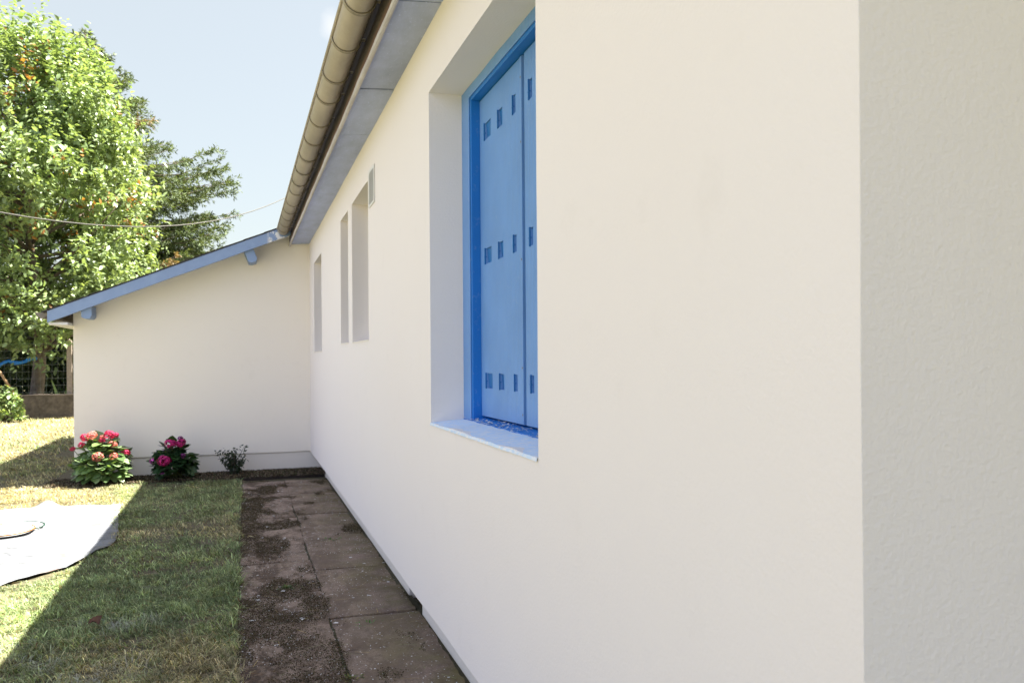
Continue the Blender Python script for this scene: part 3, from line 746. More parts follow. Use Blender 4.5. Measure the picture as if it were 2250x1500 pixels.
# clippings and dry straws lying about
n = 4200; x = rng.uniform(-2.0, .8, n); y = rng.uniform(2.8, 9.0, n); ok = ~in_tarp(x, y) & ((x < -.02) | (rng.random(n) < .16)); x, y = x[ok], y[ok]; n = len(x)
a = rng.normal(0, .7, n)+(rng.random(n) < .5)*3.14; L = rng.uniform(.02, .07, n)*np.where(x > 0, 1.3, 1); w = .0013
z = np.where(x > -.03, .014, .018+ground_z(x, y)); dz = rng.uniform(-.004, .008, n)
dx, dy = np.cos(a)*L/2, np.sin(a)*L/2; px, py = -np.sin(a)*w, np.cos(a)*w
Vs = np.stack([np.stack([x-dx-px,y-dy-py,z],1), np.stack([x-dx+px,y-dy+py,z],1), np.stack([x+dx+px,y+dy+py,z+dz],1), np.stack([x+dx-px,y+dy-py,z+dz],1)],1).reshape(-1,3)
cs = np.where(rng.random((n,1)) < .55, np.array([.36,.27,.12]), np.array([.22,.24,.13]))*rng.uniform(.6,1.3,(n,1))
tag(np_mesh('grass_clippings', Vs, np.arange(4*n).reshape(n,4), M_grass, col=np.repeat(cs,4,0)), 'dry mown clippings lying loose on the lawn and slabs', 'clippings', kind='stuff')

# ------------------------------------------------------------------ white ground sheet and lids
M_tarp, nt, bs = new_mat('white_sheet')
c = mix(nt, ramp(nt, noise(nt, 5, 6, .7), .4, .75), (.19,.20,.215), (.15,.158,.17))
c = mix(nt, ramp(nt, noise(nt, 7, 5, .75, dist=.5), .66, .72, 0, .55), c, (.36,.36,.34))
tcn = N(nt, 'ShaderNodeTexCoord'); sp = N(nt, 'ShaderNodeSeparateXYZ'); nt.links.new(tcn.outputs['Object'], sp.inputs[0])
def crease(sc, st, w, dist):
    return ramp(nt, math_(nt, 'ABSOLUTE', math_(nt, 'SUBTRACT', noise(nt, sc, 4, .55, stretch=st, dist=dist), .5)), 0, w, 1, 0)
ln = math_(nt, 'MAXIMUM', crease(1.6, (.6,2.4,1), .022, .8), crease(3.4, (.9,1.8,1), .014, .5))
ln = math_(nt, 'MULTIPLY', ln, ramp(nt, noise(nt, 1.8, 3), .42, .58))
c = mix(nt, ramp(nt, noise(nt, 4, 6, .7, stretch=(.7,1.8,1)), .5, .62, 0, .8), c, (.115,.12,.125))
c = mix(nt, math_(nt, 'MULTIPLY', ln, .9), c, (.06,.063,.068))  # shade of the folds painted in as dark crease lines
c = mix(nt, ramp(nt, noise(nt, 6, 6, .7, stretch=(.7,1.6,1)), .56, .66, 0, .7), c, (.10,.105,.11))
orn = math_(nt, 'MULTIPLY', ramp(nt, sp.outputs[0], -1.45, -1.25), ramp(nt, noise(nt, 4, 4, .6), .58, .66))
c = mix(nt, math_(nt, 'MULTIPLY', orn, .5), c, (.22,.09,.06))
nt.links.new(c, bs.inputs['Base Color']); bs.inputs['Roughness'].default_value = .55
tcn = None
bump(nt, bs, [(noise(nt, 9, 5, .6, stretch=(.5,1.8,1), dist=.8), 1.0, .03), (noise(nt, 60, 4, .7), .2, .002)])
nu, nv = 150, 110; vs = np.zeros((nv, nu, 3))
for j in range(nv):
    t = j/(nv-1)
    # rows run from the front edge to the back edge
    s = np.linspace(0, 1, nu)
    xr0 = -.90
    xx = -4.0+(xr0+4.0)*s
    yb = tarp_bottom(xx); yt = tarp_top(xx)
    y = yb+(yt-yb)*t
    lim = tarp_right(y)+.010*np.sin(y*9)+.03*(fbm(y*0, y, 5, 2)-.5)
    xx = -4.0+(lim+4.0)*s
    yb = tarp_bottom(np.minimum(xx, -.9)); y = np.maximum(y, yb)
    y = y + (.015*np.sin(xx*9)+.012*np.sin(xx*23+2))*((t-.5)*2)**4
    z = .014+.022*fbm(xx, y*1.7, 3.5, 17)+.010*np.sin(y*17+xx*4+3*fbm(xx,y,2,3))*fbm(xx,y,1.5,8)
    z += .06*np.exp(-((xx+1.66)/.09)**2)*np.clip((t-.86)/.14, 0, 1)**1
    z += .02*np.exp(-((xx-lim)/.05)**2)*(fbm(xx*0, y, 6, 3)) 
    ed = np.minimum(np.minimum((y-yb)/.10, np.abs(lim-xx)/.06), 1).clip(0, 1)
    z = ground_z(xx, y) - .006 + (z-.014)*(.55+.45*ed) + .008*np.maximum(0, fbm(xx*1.0, y*3, 4, 29)-.5)*ed*4
    vs[j] = np.stack([xx, y, z], 1)
idt = np.arange(nu*nv).reshape(nv, nu); FT = np.stack([idt[:-1,:-1], idt[:-1,1:], idt[1:,1:], idt[1:,:-1]], -1).reshape(-1, 4)
to = tag(np_mesh('ground_sheet', vs.reshape(-1,3), FT, M_tarp, smooth=True), 'crumpled white plastic sheet spread on the sunny part of the lawn', 'sheet')
md = to.modifiers.new('thick', 'SOLIDIFY'); md.thickness = .0012; md.offset = 0
def lid(name, loc, r, rimcol, label, tilt=0):
    e = empty(name, loc); tag(e, label, 'lid'); e.rotation_euler = (tilt, 0, 0)
    mr_ = plain(name+'_rim_paint', rimcol, .4, 30, .1)
    vs = []; fs = []; n = 48; prof = [(0,.012),(r*.85,.012),(r*.93,.018),(r*.94,.004),(0,.004)]
    for a, b in prof:
        for k in range(n): vs.append((a*math.cos(2*math.pi*k/n), a*math.sin(2*math.pi*k/n), b))
    for i in range(len(prof)-1):
        for k in range(n): fs.append((i*n+k, i*n+(k+1)%n, (i+1)*n+(k+1)%n, (i+1)*n+k))
    mb = MB(); mb.add(vs, fs); mb.build('disc', M_white2, e, smooth=False)
    rm = MB(); pts = [(r*math.cos(2*math.pi*k/40), r*math.sin(2*math.pi*k/40), .016) for k in range(41)]
    rm.tube(pts, .006, 8, False); rm.build('rim', mr_, e, smooth=True)
M_white2 = plain('white_plastic', (.80,.80,.79), .35, 10, .05)
lid('orange_rimmed_lid', (-1.72, 6.98, .021), .205, (.22,.085,.012), 'round white lid with an orange rim lying on the sheet, the upper of the two', .02)
lid('green_rimmed_lid', (-1.68, 7.12, .014), .20, (.004,.035,.02), 'round white lid with a green rim half hidden under the orange rimmed one', 0)

# ------------------------------------------------------------------ foliage builder
def leaf_arrays(c, d, nrm, L, Wd, col, fold=.25, droop=.15):
    """folded six-point leaves: c base (n,3), d direction, nrm up, arrays of length and width"""
    d = unit(d); s = unit(np.cross(d, nrm)); u = np.cross(s, d)
    L = L[:, None]; Wd = Wd[:, None]
    b = c; t = c+d*L-u*L*droop
    m = c+d*L*.45; l = m+s*Wd*.5+u*Wd*fold; r = m-s*Wd*.5+u*Wd*fold
    mm = m - u*0
    Vv = np.stack([b, l, t, r, mm], 1).reshape(-1, 3); i = np.arange(len(c))[:, None]*5
    T = np.concatenate([i+[0,4,1], i+[1,4,2], i+[4,3,2], i+[0,3,4]], 1).reshape(-1, 3)
    return Vv, T, np.repeat(col, 5, 0)
def broad_arrays(c, d, nrm, L, Wd, col, fold=.12, droop=.2):
    """rounded eight-point leaves folded along the midrib"""
    d = unit(d); s = unit(np.cross(d, nrm)); u = np.cross(s, d); L = L[:, None]; Wd = Wd[:, None]
    def P_(a, w, h): return c+d*L*a+s*Wd*w+u*L*h
    P8 = [c, P_(.22,.40,fold*.6), P_(.55,.48,fold*.5-droop*.3), P_(.84,.22,-droop*.7), P_(1,0,-droop), P_(.84,-.22,-droop*.7), P_(.55,-.48,fold*.5-droop*.3), P_(.22,-.40,fold*.6), P_(.5,0,-droop*.25)]
    Vv = np.stack(P8, 1).reshape(-1, 3); i = np.arange(len(c))[:, None]*9
    T = np.concatenate([i+[8, k, (k+1) % 8] for k in range(8)], 1).reshape(-1, 3)
    return Vv, T, np.repeat(col, 9, 0)
def rand_dirs(n): return unit(rng.normal(size=(n, 3)))
M_leaf = foliage_mat('broad_leaf', .38, .30, .5)
M_needle = foliage_mat('needle_leaf', .6, .2, .2)

# --- broadleaf tree beyond the garden wall
TX, TY = -5.02, 23.2
bt = empty('broadleaf_tree', (TX, TY, 0)); tag(bt, 'tall bright green broadleaf tree with some orange leaves, its trunk behind the low garden wall', 'tree')
tr = MB(); z_ = np.linspace(-.1, 8.6, 14)
tr.tube([(.12*math.sin(z*.9), .1*math.sin(z*.7), z) for z in z_], [max(.03, .165-.0165*z+(.05 if z < .2 else 0)) for z in z_], 12)
lobes = []
for k in range(120):
    h = rng.uniform(.0, 1)**.8; z = 1.9+7.0*h
    R = 3.6*math.sin(math.pi*min(1, (.18+.82*(1-h))*.72+.05))**.8
    if h > .5: R *= 1-(h-.5)*.9
    if h < .2: R *= .95
    a = rng.uniform(0, 2*math.pi); rr = R*rng.uniform(.45, .92)
    lobes.append((rr*math.cos(a), rr*math.sin(a), z, rng.uniform(.55, 1.05)*(1 if h < .85 else .7)))
for (x, y, z, r) in [(-.2,0,9.0,.42),(.35,-.3,8.7,.45),(-.7,0,8.5,.5),(.9,-.2,8.2,.5),(-.1,0,9.45,.22),(.25,0,9.2,.28),(1.6,-.6,6.7,.7),(1.2,-.4,8.4,.5),(1.6,-.5,7.8,.55),(1.9,-.5,7.1,.6),(.6,-.3,9.0,.35),(-1.1,0,8.9,.4),(2.0,-.7,5.6,.8),(2.3,-.6,4.6,.6),(2.2,-.5,3.6,.6),(1.6,-.6,2.9,.7),(-.1,-1.2,2.1,.6),(.5,-1.2,1.8,.4),(-1.0,-1.3,1.9,.6),(-.6,-1.4,1.6,.42),(.15,-1.4,1.65,.36),(-1.4,-1.4,1.5,.45),(.55,-1.2,2.2,.45)]:
    lobes.append((x, y, z, r))
lobes = np.array(lobes)
lobes = lobes[lobes[:,0]+lobes[:,3]*.9 < np.interp(lobes[:,2], [1,3.5,4,5.9,8.2,9.3], [1.6,3.0,3.1,2.8,2.2,1.3])]
for l in lobes[::2]:
    if l[2] < 1.6: continue
    zb = max(1.5, l[2]-rng.uniform(.8, 2.0)); p0 = Vector((.12*math.sin(zb*.9), .1*math.sin(zb*.7), zb)); p1 = Vector(l[:3])
    mid = (p0+p1)/2+Vector((0,0,-.15))+Vector(rng.normal(0,.12,3)); tr.tube([p0, mid, p1], [.055, .03, .008], 6)
tr.build('trunk', M_bark, bt, smooth=True)
nsh = 5600; li = rng.choice(len(lobes), nsh, p=lobes[:,3]**2/np.sum(lobes[:,3]**2))
dd = rand_dirs(nsh); dd[:,1] -= .25; dd = unit(dd); rad = lobes[li,3]*rng.uniform(.35, 1.0, nsh)**.6
base = lobes[li,:3]+dd*rad[:,None]*np.array([1,1,.95])
sd = unit(dd*np.array([.7,.7,.5])+np.array([.0,0,.55])+rng.normal(0,.35,(nsh,3))); sl_ = rng.uniform(.22,.55,nsh)*np.where((rad > .85*lobes[li,3]) & (rng.random(nsh) < .25), 1.7, 1)
top = base[:,2] > 7.6; sd[top] = unit(sd[top]*.5+np.array([0,0,1.0])); sl_[top] *= 1.5
K = 10; cc = []; dl = []; cl = []; LL = []
hue = fbm(base[:,0]+base[:,1], base[:,2], .9, 61)
tone = rng.uniform(.75,1.2,nsh)
orange = (fbm(base[:,0]*1.0+7, base[:,2], 1.6, 73) > .66-.05*(base[:,2] < 3.5)) & (rng.random(nsh) < .5)
for k in range(K):
    t = (k+.5)/K; cc.append(base+sd*(sl_*t)[:,None]+rng.normal(0,.02,(nsh,3)))
    side = rand_dirs(nsh); side = side-sd*np.sum(side*sd,1,keepdims=True); dl.append(unit(unit(side)*1.0+sd*.55+np.array([0,0,-.10])))
    g = np.array([.18,.27,.11])*(1-hue[:,None])+np.array([.29,.36,.17])*hue[:,None]
    cl_ = g*tone[:,None]*rng.uniform(.8,1.25,(nsh,1)); o_ = (orange & (rng.random(nsh) < .30))[:,None]
    cl.append(np.where(o_, np.array([.36,.17,.05])*rng.uniform(.7,1.3,(nsh,1)), cl_)); LL.append(rng.uniform(.10,.175,nsh))
cc = np.concatenate(cc); dl = np.concatenate(dl); cl = np.concatenate(cl); LL = np.concatenate(LL)
keep = cc[:,2] > 1.0; cc, dl, cl, LL = cc[keep], dl[keep], cl[keep], LL[keep]
nr = unit(np.array([.25,-.15,1.0])+rng.normal(0,.55,(len(cc),3)))
v_, f_, c_ = broad_arrays(cc, dl, nr, LL, LL*.55, cl, .15, .15)
np_mesh('crown', v_, f_, M_leaf, bt, c_)

# --- spruce behind
SX, SY = -4.7, 28.5
st = empty('spruce_tree', (SX, SY, 0)); tag(st, 'dark spruce with drooping branches rising behind the broadleaf tree', 'tree')
tk = MB(); tk.tube([(0,0,-.1),(.05,0,4),(0,.05,8),(.03,0,11.7)], [.26,.19,.10,.012], 10)
cc = []; dl = []; cl = []; LL = []
nb = 300
for k in range(nb):
    h = k/nb; z0 = 1.6+10.0*h**1.1; a = rng.uniform(0, 2*math.pi) if k % 3 else rng.uniform(-1.5, .6)
    Rm = max(.2, (11.9-z0)*.72); Rm = min(Rm, 4.3); Ln = Rm*rng.uniform(.78, 1.08)
    if 6.8 < z0 < 7.8 and k % 3 == 0: Ln = 4.3; a = rng.uniform(-.5,.1)
    if 7.9 < z0 < 9.0: Ln *= .9
    hd = np.array([math.cos(a), math.sin(a), 0]); nseg = 14; pts = []
    sag = rng.uniform(.12, .24)*Ln*(1-.6*h)
    for i in range(nseg+1):
        t = i/nseg; pts.append(np.array([0,0,z0]) + hd*Ln*t + np.array([0,0, -sag*math.sin(math.pi*min(1,t*1.1)*.8)+ (.07*Ln)*t**3]))
    tk.tube([pts[0], pts[5], pts[10], pts[14]], [.04*(1-h)+.015, .028*(1-h)+.01, .014, .005], 5)
    sidev = np.array([-hd[1], hd[0], 0]); brown = rng.random() < .03
    ntw = int((46-30*h)*Ln/2.2)+5
    for q in range(ntw):
        t = rng.uniform(.22, 1.0); i = min(nseg-1, int(t*nseg)); p = pts[i]+(pts[i+1]-pts[i])*(t*nseg-i)
        sg = rng.choice([-1, 1]); tl = rng.uniform(.25, .75)*(1.15-.6*t)*min(1, Ln/2.0)
        hang = rng.uniform(.4, 2.2)*(1-.55*t)*(1-.5*h)
        td = hd*rng.uniform(.25,.8)+sidev*sg*rng.uniform(.3,1)*(.4+.6*(1-t))+np.array([0,0,-hang+.35*t+.25*h]); td /= np.linalg.norm(td)
        m_ = int(24*tl)+6; tt = rng.random(m_)
        cc.append(p+td*tl*tt[:,None]+np.array([0,0,-.12*tl])*(tt**2)[:,None])
        r_ = rand_dirs(m_); r_ = unit(r_-td*(r_@td)[:,None]); dl.append(unit(r_*.75+td*.8+np.array([0,0,-.15])))
        base_c = np.array([.095,.13,.06]) if rng.random() < .7 else np.array([.13,.165,.07])
        if brown and t > .4: base_c = np.array([.27,.19,.10])
        cl.append(np.tile(base_c, (m_,1))*rng.uniform(.65,1.35,(m_,1))); LL.append(rng.uniform(.09,.17,m_))
tk.build('trunk', M_bark, st, smooth=True)
cc = np.concatenate(cc); dl = np.concatenate(dl); cl = np.concatenate(cl); LL = np.concatenate(LL)
v_, f_, c_ = leaf_arrays(cc, dl, rand_dirs(len(cc)), LL, LL*.26, cl, .1, .1)
np_mesh('crown', v_, f_, M_needle, st, c_)

def leafy_mass(n, fn, Lr, cols, up=.3):
    c = fn(n); d = rand_dirs(len(c)); d[:,2] += up; L = rng.uniform(*Lr, len(c))
    ci = rng.integers(0, len(cols), len(c)); cl = np.array(cols)[ci]*rng.uniform(.7,1.3,(len(c),1))
    return (broad_arrays if n < 3000 else leaf_arrays)(c, d, unit(np.array([0,-.2,1])+rng.normal(0,.5,(len(c),3))), L, L*.6, cl)
# --- dark hedge that closes the view under the trees
def hedge_pts(n):
    x = rng.uniform(-17, 6, n); y = 30.2+rng.normal(0,.6,n); hh = 3.4+1.2*fbm(x, x*0, .5, 3)
    z = hh*rng.uniform(.0,1,n)**.8; y += (z/hh-.5)*.6; return np.stack([x,y,z],1)
v_, f_, c_ = leafy_mass(32000, hedge_pts, (.12,.22), [(.03,.055,.018),(.045,.075,.02),(.02,.04,.015)])
ho = empty('hedge', (-5, 30, 0)); tag(ho, 'dark dense hedge closing the view beneath the trees', 'hedge')
hh = np_mesh('foliage', v_-np.array([-5,30,0]), f_, M_leaf, ho, c_)
hw = MB(); 
for x in np.arange(-17, 6.1, .55): hw.tube([(x+5+rng.normal(0,.1),1.1,0),(x+5+rng.normal(0,.3),1.0,1.5),(x+5+rng.normal(0,.5),1.0,3.1)], [.06,.04,.015], 6)
hw.build('stems', M_bark, ho, smooth=True)
# shaded undergrowth of the neighbour's garden, in front of the hedge
def under_pts(n):
    x = rng.uniform(-9, -2.5, n); y = rng.uniform(25.5, 28.5, n); hh = 1.0+1.2*fbm(x, y, .9, 13)
    return np.stack([x, y, hh*rng.random(n)], 1)
v_, f_, c_ = leafy_mass(15000, under_pts, (.08,.16), [(.03,.06,.02),(.05,.085,.025)])
tag(np_mesh('undergrowth', v_, f_, M_leaf, col=c_), 'dark leafy undergrowth in the shade behind the garden wall', 'undergrowth', kind='stuff')

# ------------------------------------------------------------------ garden wall, post and wire
M_conc = plain('mossy_concrete', (.17,.135,.10), .95, 7, .6, .8, .01)
M_post = plain('old_concrete_post', (.30,.245,.20), .9, 18, .3, .5, .005)
gw = empty('garden_wall', (-3.7, 21.5, 0)); tag(gw, 'low mossy brown concrete wall at the end of the lawn', 'wall')
wl = MB(); vs = []; fs = []
for i in range(61):
    x = .35-i*.2; y = .0-.045*(i*.2); z = .53-.004*i*.2+.006*math.sin(i*1.3)
    for a, b in ((-.04,-.2),(-.04,z),(.06,z),(.06,-.2)): vs.append((x, y+a, b))
for i in range(60):
    for k in range(3): fs.append((i*4+k, i*4+k+1, (i+1)*4+k+1, (i+1)*4+k))
wl.add(vs, fs); wl.build('panel', M_conc, gw, bevel=.004)
cp = MB(); vs = []; fs = []
for i in range(61):
    x = .35-i*.2; y = -.045*(i*.2); z = .5305-.004*i*.2+.006*math.sin(i*1.3)
    for a, b in ((-.055,z),(-.055,z+.022),(.075,z+.022),(.075,z)): vs.append((x, y+a, b))
for i in range(60):
    for k in range(4): fs.append((i*4+k, i*4+(k+1)%4, (i+1)*4+(k+1)%4, (i+1)*4+k))
fs.append((0,1,2,3)); cp.add(vs, fs); cp.build('coping', M_post, gw)
fp = empty('wire_fence', (-3.925, 21.44, 0)); tag(fp, 'wire netting fence with a concrete post standing beside the extension corner', 'fence')
for i, dx_ in enumerate((0, -2.6, -5.2)):
    pm = MB(); pm.prism_y([(-.055,-.2),(.055,-.2),(.055,1.78),(0,1.84),(-.055,1.78)], -.05, .05)
    o = pm.build('post', M_post, fp, bevel=.008); o.location = (dx_ + (0 if i == 0 else 0), .10-.0+.045*dx_+.03, 0)
M_wire = plain('fence_wire', (.20,.22,.20), .5, 30, .3, .2, .001, .5)
wm = MB()
for z in np.arange(.60, 1.72, .16): wm.tube([(.0,.0,z),(-1.3,-.06,z-.01),(-2.6,-.12,z),(-5.2,-.23,z)], .0028, 4)
for x in np.arange(-.1, -5.2, -.12): wm.tube([(x,.0+.045*x,.56),(x,.0+.045*x,1.72)], .0016, 3)
wm.build('netting', M_wire, fp)

# ------------------------------------------------------------------ shrubs and border plants
def stems(mb, tips, r0=.006, base=(0,0,0), spread=.04):
    for t in tips:
        b = Vector(base)+Vector((rng.normal(0,spread),rng.normal(0,spread),-.02)); t = Vector(t)
        mb.tube([b, b.lerp(t,.5)+Vector((rng.normal(0,.01),rng.normal(0,.01),.02)), t], [r0, r0*.8, r0*.5], 5)
M_stem = plain('green_stem', (.12,.14,.05), .7, 30)
M_woody = plain('woody_stem', (.10,.075,.05), .9, 40)
def flower_head(col, r, seed):
    g = np.random.default_rng(seed); n = 95; d = unit(g.normal(size=(n,3))); d[:,2] = d[:,2]*.8+.15; d = unit(d)
    vs = []; fs = []; cs = []
    for i in range(n):
        c = d[i]*r*np.array([1,1,.78])*g.uniform(.88,1.06); s = unit(np.cross(d[i:i+1], g.normal(size=(1,3))))[0]; t = np.cross(d[i], s)
        q = r*.26; b = len(vs); cc_ = np.array(col)*g.uniform(.7,1.25); vs.append(c-d[i]*q*.25)
        cs.append(cc_*.7)
        for k in range(8):
            a = k*math.pi/4; rr = q*(1.0 if k % 2 == 0 else .55); vs.append(c+(s*math.cos(a)+t*math.sin(a))*rr+d[i]*q*.12*(k % 2 == 0)); cs.append(cc_)
        for k in range(8): fs.append((b, b+1+k, b+1+(k+1) % 8))
    return np.array(vs), np.array(fs), np.array(cs)
M_petal = foliage_mat('petal', .6, .25, .2)
def hydrangea(loc, label, rx, hh, nleaf, heads, greens):
    e = empty('hydrangea', loc); tag(e, label, 'shrub', 'hydrangeas in front of the extension wall')
    n = nleaf; d = rand_dirs(n); d[:,2] = np.abs(d[:,2]); d[:,1] = np.where(rng.random(n) < .7, -np.abs(d[:,1]), d[:,1])
    rr = rng.uniform(.45,1,n)**.5
    c = d*rr[:,None]*np.array([rx*.92, rx*.80, hh*.80])+np.array([0,0,.06]); c[:,2] = np.maximum(c[:,2], .03)
    low = c[:,2] < .25*hh; c[low,:2] *= .85
    ld = unit(d*np.array([1,1,.4])+rng.normal(0,.35,(n,3))+np.array([0,0,-.1])); L = rng.uniform(.085,.135,n)
    col = np.array(greens)[rng.integers(0,len(greens),n)]*rng.uniform(.75,1.25,(n,1))
    # broad ovate leaves: two folded diamonds blended -> wider
    v_, f_, c_ = broad_arrays(c, ld, unit(np.array([0,-.1,1])+.5*d+rng.normal(0,.3,(n,3))), L, L*.80, col)
    np_mesh('foliage', v_, f_, M_leaf, e, c_)
    mb = MB(); stems(mb, [tuple(h[0]) for h in heads]+[tuple(c[i]) for i in range(0,n,9)], .006)
    mb.build('stems', M_stem, e, smooth=True)
    for i, (p, r, colr) in enumerate(heads):
        v_, f_, c_ = flower_head(colr, r, 100+i)
        o = np_mesh('flower_head', v_, f_, M_petal, e, c_); o.location = p; o.rotation_euler = (rng.uniform(-.5,.1), rng.uniform(-.4,.4), 0)
RED = (.56,.04,.12); CORAL = (.72,.24,.21); MAG = (.52,.03,.20); PUR = (.30,.06,.26)
# local x for bush 1: centre X=-1.41; heads measured in the photograph
H1 = [((-.09,-.12,.50),.050,CORAL),((-.155,-.08,.475),.050,RED),((.07,-.08,.50),.052,RED),((.10,-.10,.40),.043,CORAL),((.115,-.17,.28),.045,CORAL),
      ((-.02,-.22,.29),.055,CORAL),((.215,-.05,.30),.048,RED),((-.005,-.06,.44),.035,RED),((-.20,-.05,.40),.035,RED),((-.285,-.02,.36),.028,RED),((.0,-.05,.47),.03,CORAL),((.12,-.05,.49),.035,RED)]
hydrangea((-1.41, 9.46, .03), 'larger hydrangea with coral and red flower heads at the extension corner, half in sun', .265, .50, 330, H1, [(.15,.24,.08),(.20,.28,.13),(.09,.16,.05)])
H2 = [((-.035,-.10,.385),.058,MAG),((.07,-.08,.385),.052,MAG),((.06,-.02,.43),.03,PUR),((-.09,-.18,.215),.068,MAG),((-.20,-.06,.20),.048,PUR),((-.08,-.08,.295),.035,PUR),
      ((-.10,-.16,.08),.035,PUR),((.085,-.12,.25),.035,PUR),((-.16,-.05,.24),.03,PUR)]
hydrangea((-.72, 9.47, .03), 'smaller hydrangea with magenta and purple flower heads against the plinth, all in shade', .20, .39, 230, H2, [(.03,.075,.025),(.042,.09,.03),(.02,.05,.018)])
# small rose bush
rs_ = empty('rose_bush', (-.12, 9.55, .03)); tag(rs_, 'small sparse dark leaved bush against the plinth, nearest the house corner', 'shrub')
tips = [(rng.normal(0,.085), rng.normal(0,.05), rng.uniform(.14,.29)) for _ in range(16)]+[(.11,0,.31),(-.11,0,.27),(.0,-.02,.30)]
mb = MB(); stems(mb, tips, .0035, spread=.02); mb.build('stems', M_woody, rs_, smooth=True)
c = []; 
for t in tips:
    for k in range(34): f = rng.uniform(.2,1.02); c.append(np.array(t)*f+rng.normal(0,.014,3))
c = np.array(c); d = rand_dirs(len(c)); L = rng.uniform(.025,.05,len(c))
v_, f_, c_ = leaf_arrays(c, d, rand_dirs(len(c)), L, L*.5, np.array([.035,.055,.028])*rng.uniform(.6,1.4,(len(c),1)))
np_mesh('foliage', v_, f_, M_leaf, rs_, c_)
# shrub in front of the low wall, far left
sh = empty('leafy_shrub', (-4.93, 20.3, 0)); tag(sh, 'light green leafy shrub in front of the low garden wall at the left', 'shrub')
def shp(n):
    d = rand_dirs(n); d[:,2] = abs(d[:,2]); return d*rng.uniform(.5,1,n)[:,None]**.5*np.array([.36,.3,.72])+np.array([0,0,.05])
v_, f_, c_ = leafy_mass(900, shp, (.07,.12), [(.24,.32,.12),(.30,.36,.15),(.17,.26,.09)])
np_mesh('foliage', v_, f_, M_leaf, sh, c_)
mb = MB(); stems(mb, [tuple(shp(1)[0]) for _ in range(14)], .01); mb.build('stems', M_woody, sh, smooth=True)
# sword-leaved plants on top of the low wall
def swords(loc, leaves, label):
    e = empty('sword_leaf_plant', loc); tag(e, label, 'plant', 'sword leaved plants behind the low wall')
    for (lx, hh, w) in leaves:
        mb = MB(); n = 8; vs = []; fs = []
        for i in range(n+1):
            t = i/n; ww = w*(1-t**2.2)*.5+.002; x = lx*t**1.3
            vs += [(x-ww, 0, hh*t), (x, .012, hh*t), (x+ww, 0, hh*t)]
        for i in range(n): fs += [(i*3,i*3+1,i*3+4,i*3+3),(i*3+1,i*3+2,i*3+5,i*3+4)]
        mb.add(vs, fs); mb.build('leaf', M_sword, e)
M_sword = plain('sword_leaf_green', (.20,.29,.08), .5, 12, .3)
swords((-4.17, 21.62, .36), [(-.16,.55,.07),(.02,.25,.04)], 'tall leaning sword shaped leaf above the wall, further from the post')
swords((-3.98, 21.62, .36), [(.13,.52,.06),(-.02,.36,.10),(-.06,.26,.05)], 'tuft of green sword shaped leaves above the wall, nearer the post')
# slanting stake and scrap of blue cloth under the tree
sk = MB(); sk.tube([(-5.35,20.9,1.35),(-4.86,21.1,.40)], .028, 8)
tag(sk.build('stake', plain('raw_stick', (.38,.24,.12), .8, 25), smooth=True), 'pale wooden stick leaning against the low garden wall', 'stick')
bc = MB(); vs = []; fs = []
for i in range(15):
    x = -5.9+i*.085; zt = 1.24+.04*math.sin(i*1.1)+.012*i; y = 22.0+.05*math.sin(i*1.9)
    vs += [(x,y,zt),(x+.02,y-.03,zt-.05-.02*math.sin(i*2.3)),(x,y+.0,zt-.09-.02*math.sin(i*1.7))]
for i in range(14): fs += [(i*3,i*3+1,i*3+4,i*3+3),(i*3+1,i*3+2,i*3+5,i*3+4)]
bc.add(vs, fs); b_ = bc.build('blue_cloth', plain('bright_blue_cloth', (.03,.24,.72), .7, 20), smooth=True)
tag(b_, 'strip of bright blue cloth hanging among the lowest leaves of the broadleaf tree', 'cloth')
md = b_.modifiers.new('t', 'SOLIDIFY'); md.thickness = .004
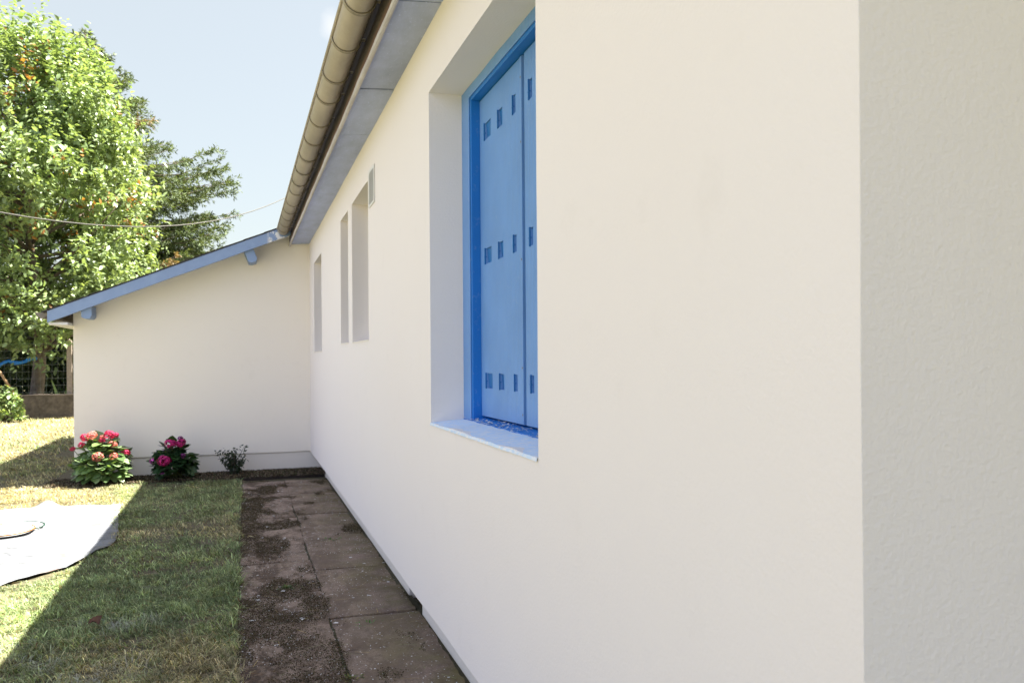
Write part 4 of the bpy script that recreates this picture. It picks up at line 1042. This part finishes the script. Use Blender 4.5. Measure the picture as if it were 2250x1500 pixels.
# fallen leaf on the lawn
fl = MB(); vs = []; fs = []
for i in range(9):
    t = i/8; w = .035*math.sin(math.pi*min(1,t*1.02+.02))**.7*(1+.25*math.sin(i*2.6)); x = -.05+.10*t
    vs += [(x,-w,.018*math.sin(t*5)+.012*t),(x,0,-.004+.012*math.sin(t*4)),(x+.01,w*.8,.02+.02*t)]
for i in range(8): fs += [(i*3,i*3+1,i*3+4,i*3+3),(i*3+1,i*3+2,i*3+5,i*3+4)]
fl.add(vs, fs); o = fl.build('fallen_leaf', plain('dry_brown_leaf', (.15,.07,.045), .7, 40), smooth=True); o.scale = (.55,.5,.9); o.location = (-.70, 4.37, .028); o.rotation_euler = (.2,.1,.5)
tag(o, 'curled brown fallen leaf on the shaded grass', 'leaf')
# weeds in the path joints
def weed(loc, n, r, label, cols=((.07,.17,.03),)):
    e = empty('weed', loc); tag(e, label, 'weed', 'weeds growing in the path joints')
    d = rand_dirs(n); d[:,2] = abs(d[:,2])*.5+.05; c = d*rng.uniform(.0,1.3,n)[:,None]*r*np.array([1.5,.8,.3]); L = rng.uniform(.25,.6,n)*r
    v_, f_, c_ = leaf_arrays(c, d, np.tile([0,0,1.], (n,1)), L, L*.45, np.array(cols)[rng.integers(0,len(cols),n)]*rng.uniform(.7,1.3,(n,1)))
    np_mesh('leaves', v_, f_, M_leaf, e, c_)
weed((.57, 5.93, .008), 26, .045, 'bright green weed in the slab joint, farthest along the path')
weed((.56, 3.96, .012), 12, .045, 'single small green sprig lying on a slab beside the house wall')
weed((.39, 3.34, .0), 70, .032, 'yellow green tuft in the middle joint at the near end of the path', ((.10,.16,.03),(.22,.20,.06)))
weed((.22, 4.75, .008), 60, .045, 'low green tuft on the lawn side slabs, mid way along the path', ((.05,.10,.025),(.08,.11,.03)))

# ------------------------------------------------------------------ overhead cable
cb = MB(); pts = []
for y in np.linspace(1.5, 19.5, 46):
    pts.append((-1.979+.448*(y-8), y, .031387*y*y-.451159*y+4.16544))
cb.tube(pts, .0065, 6)
tag(cb.build('overhead_cable', plain('cable_sheath', (.09,.085,.07), .7, 20), smooth=True), 'thin sagging overhead cable crossing in front of the trees to the roof', 'cable')
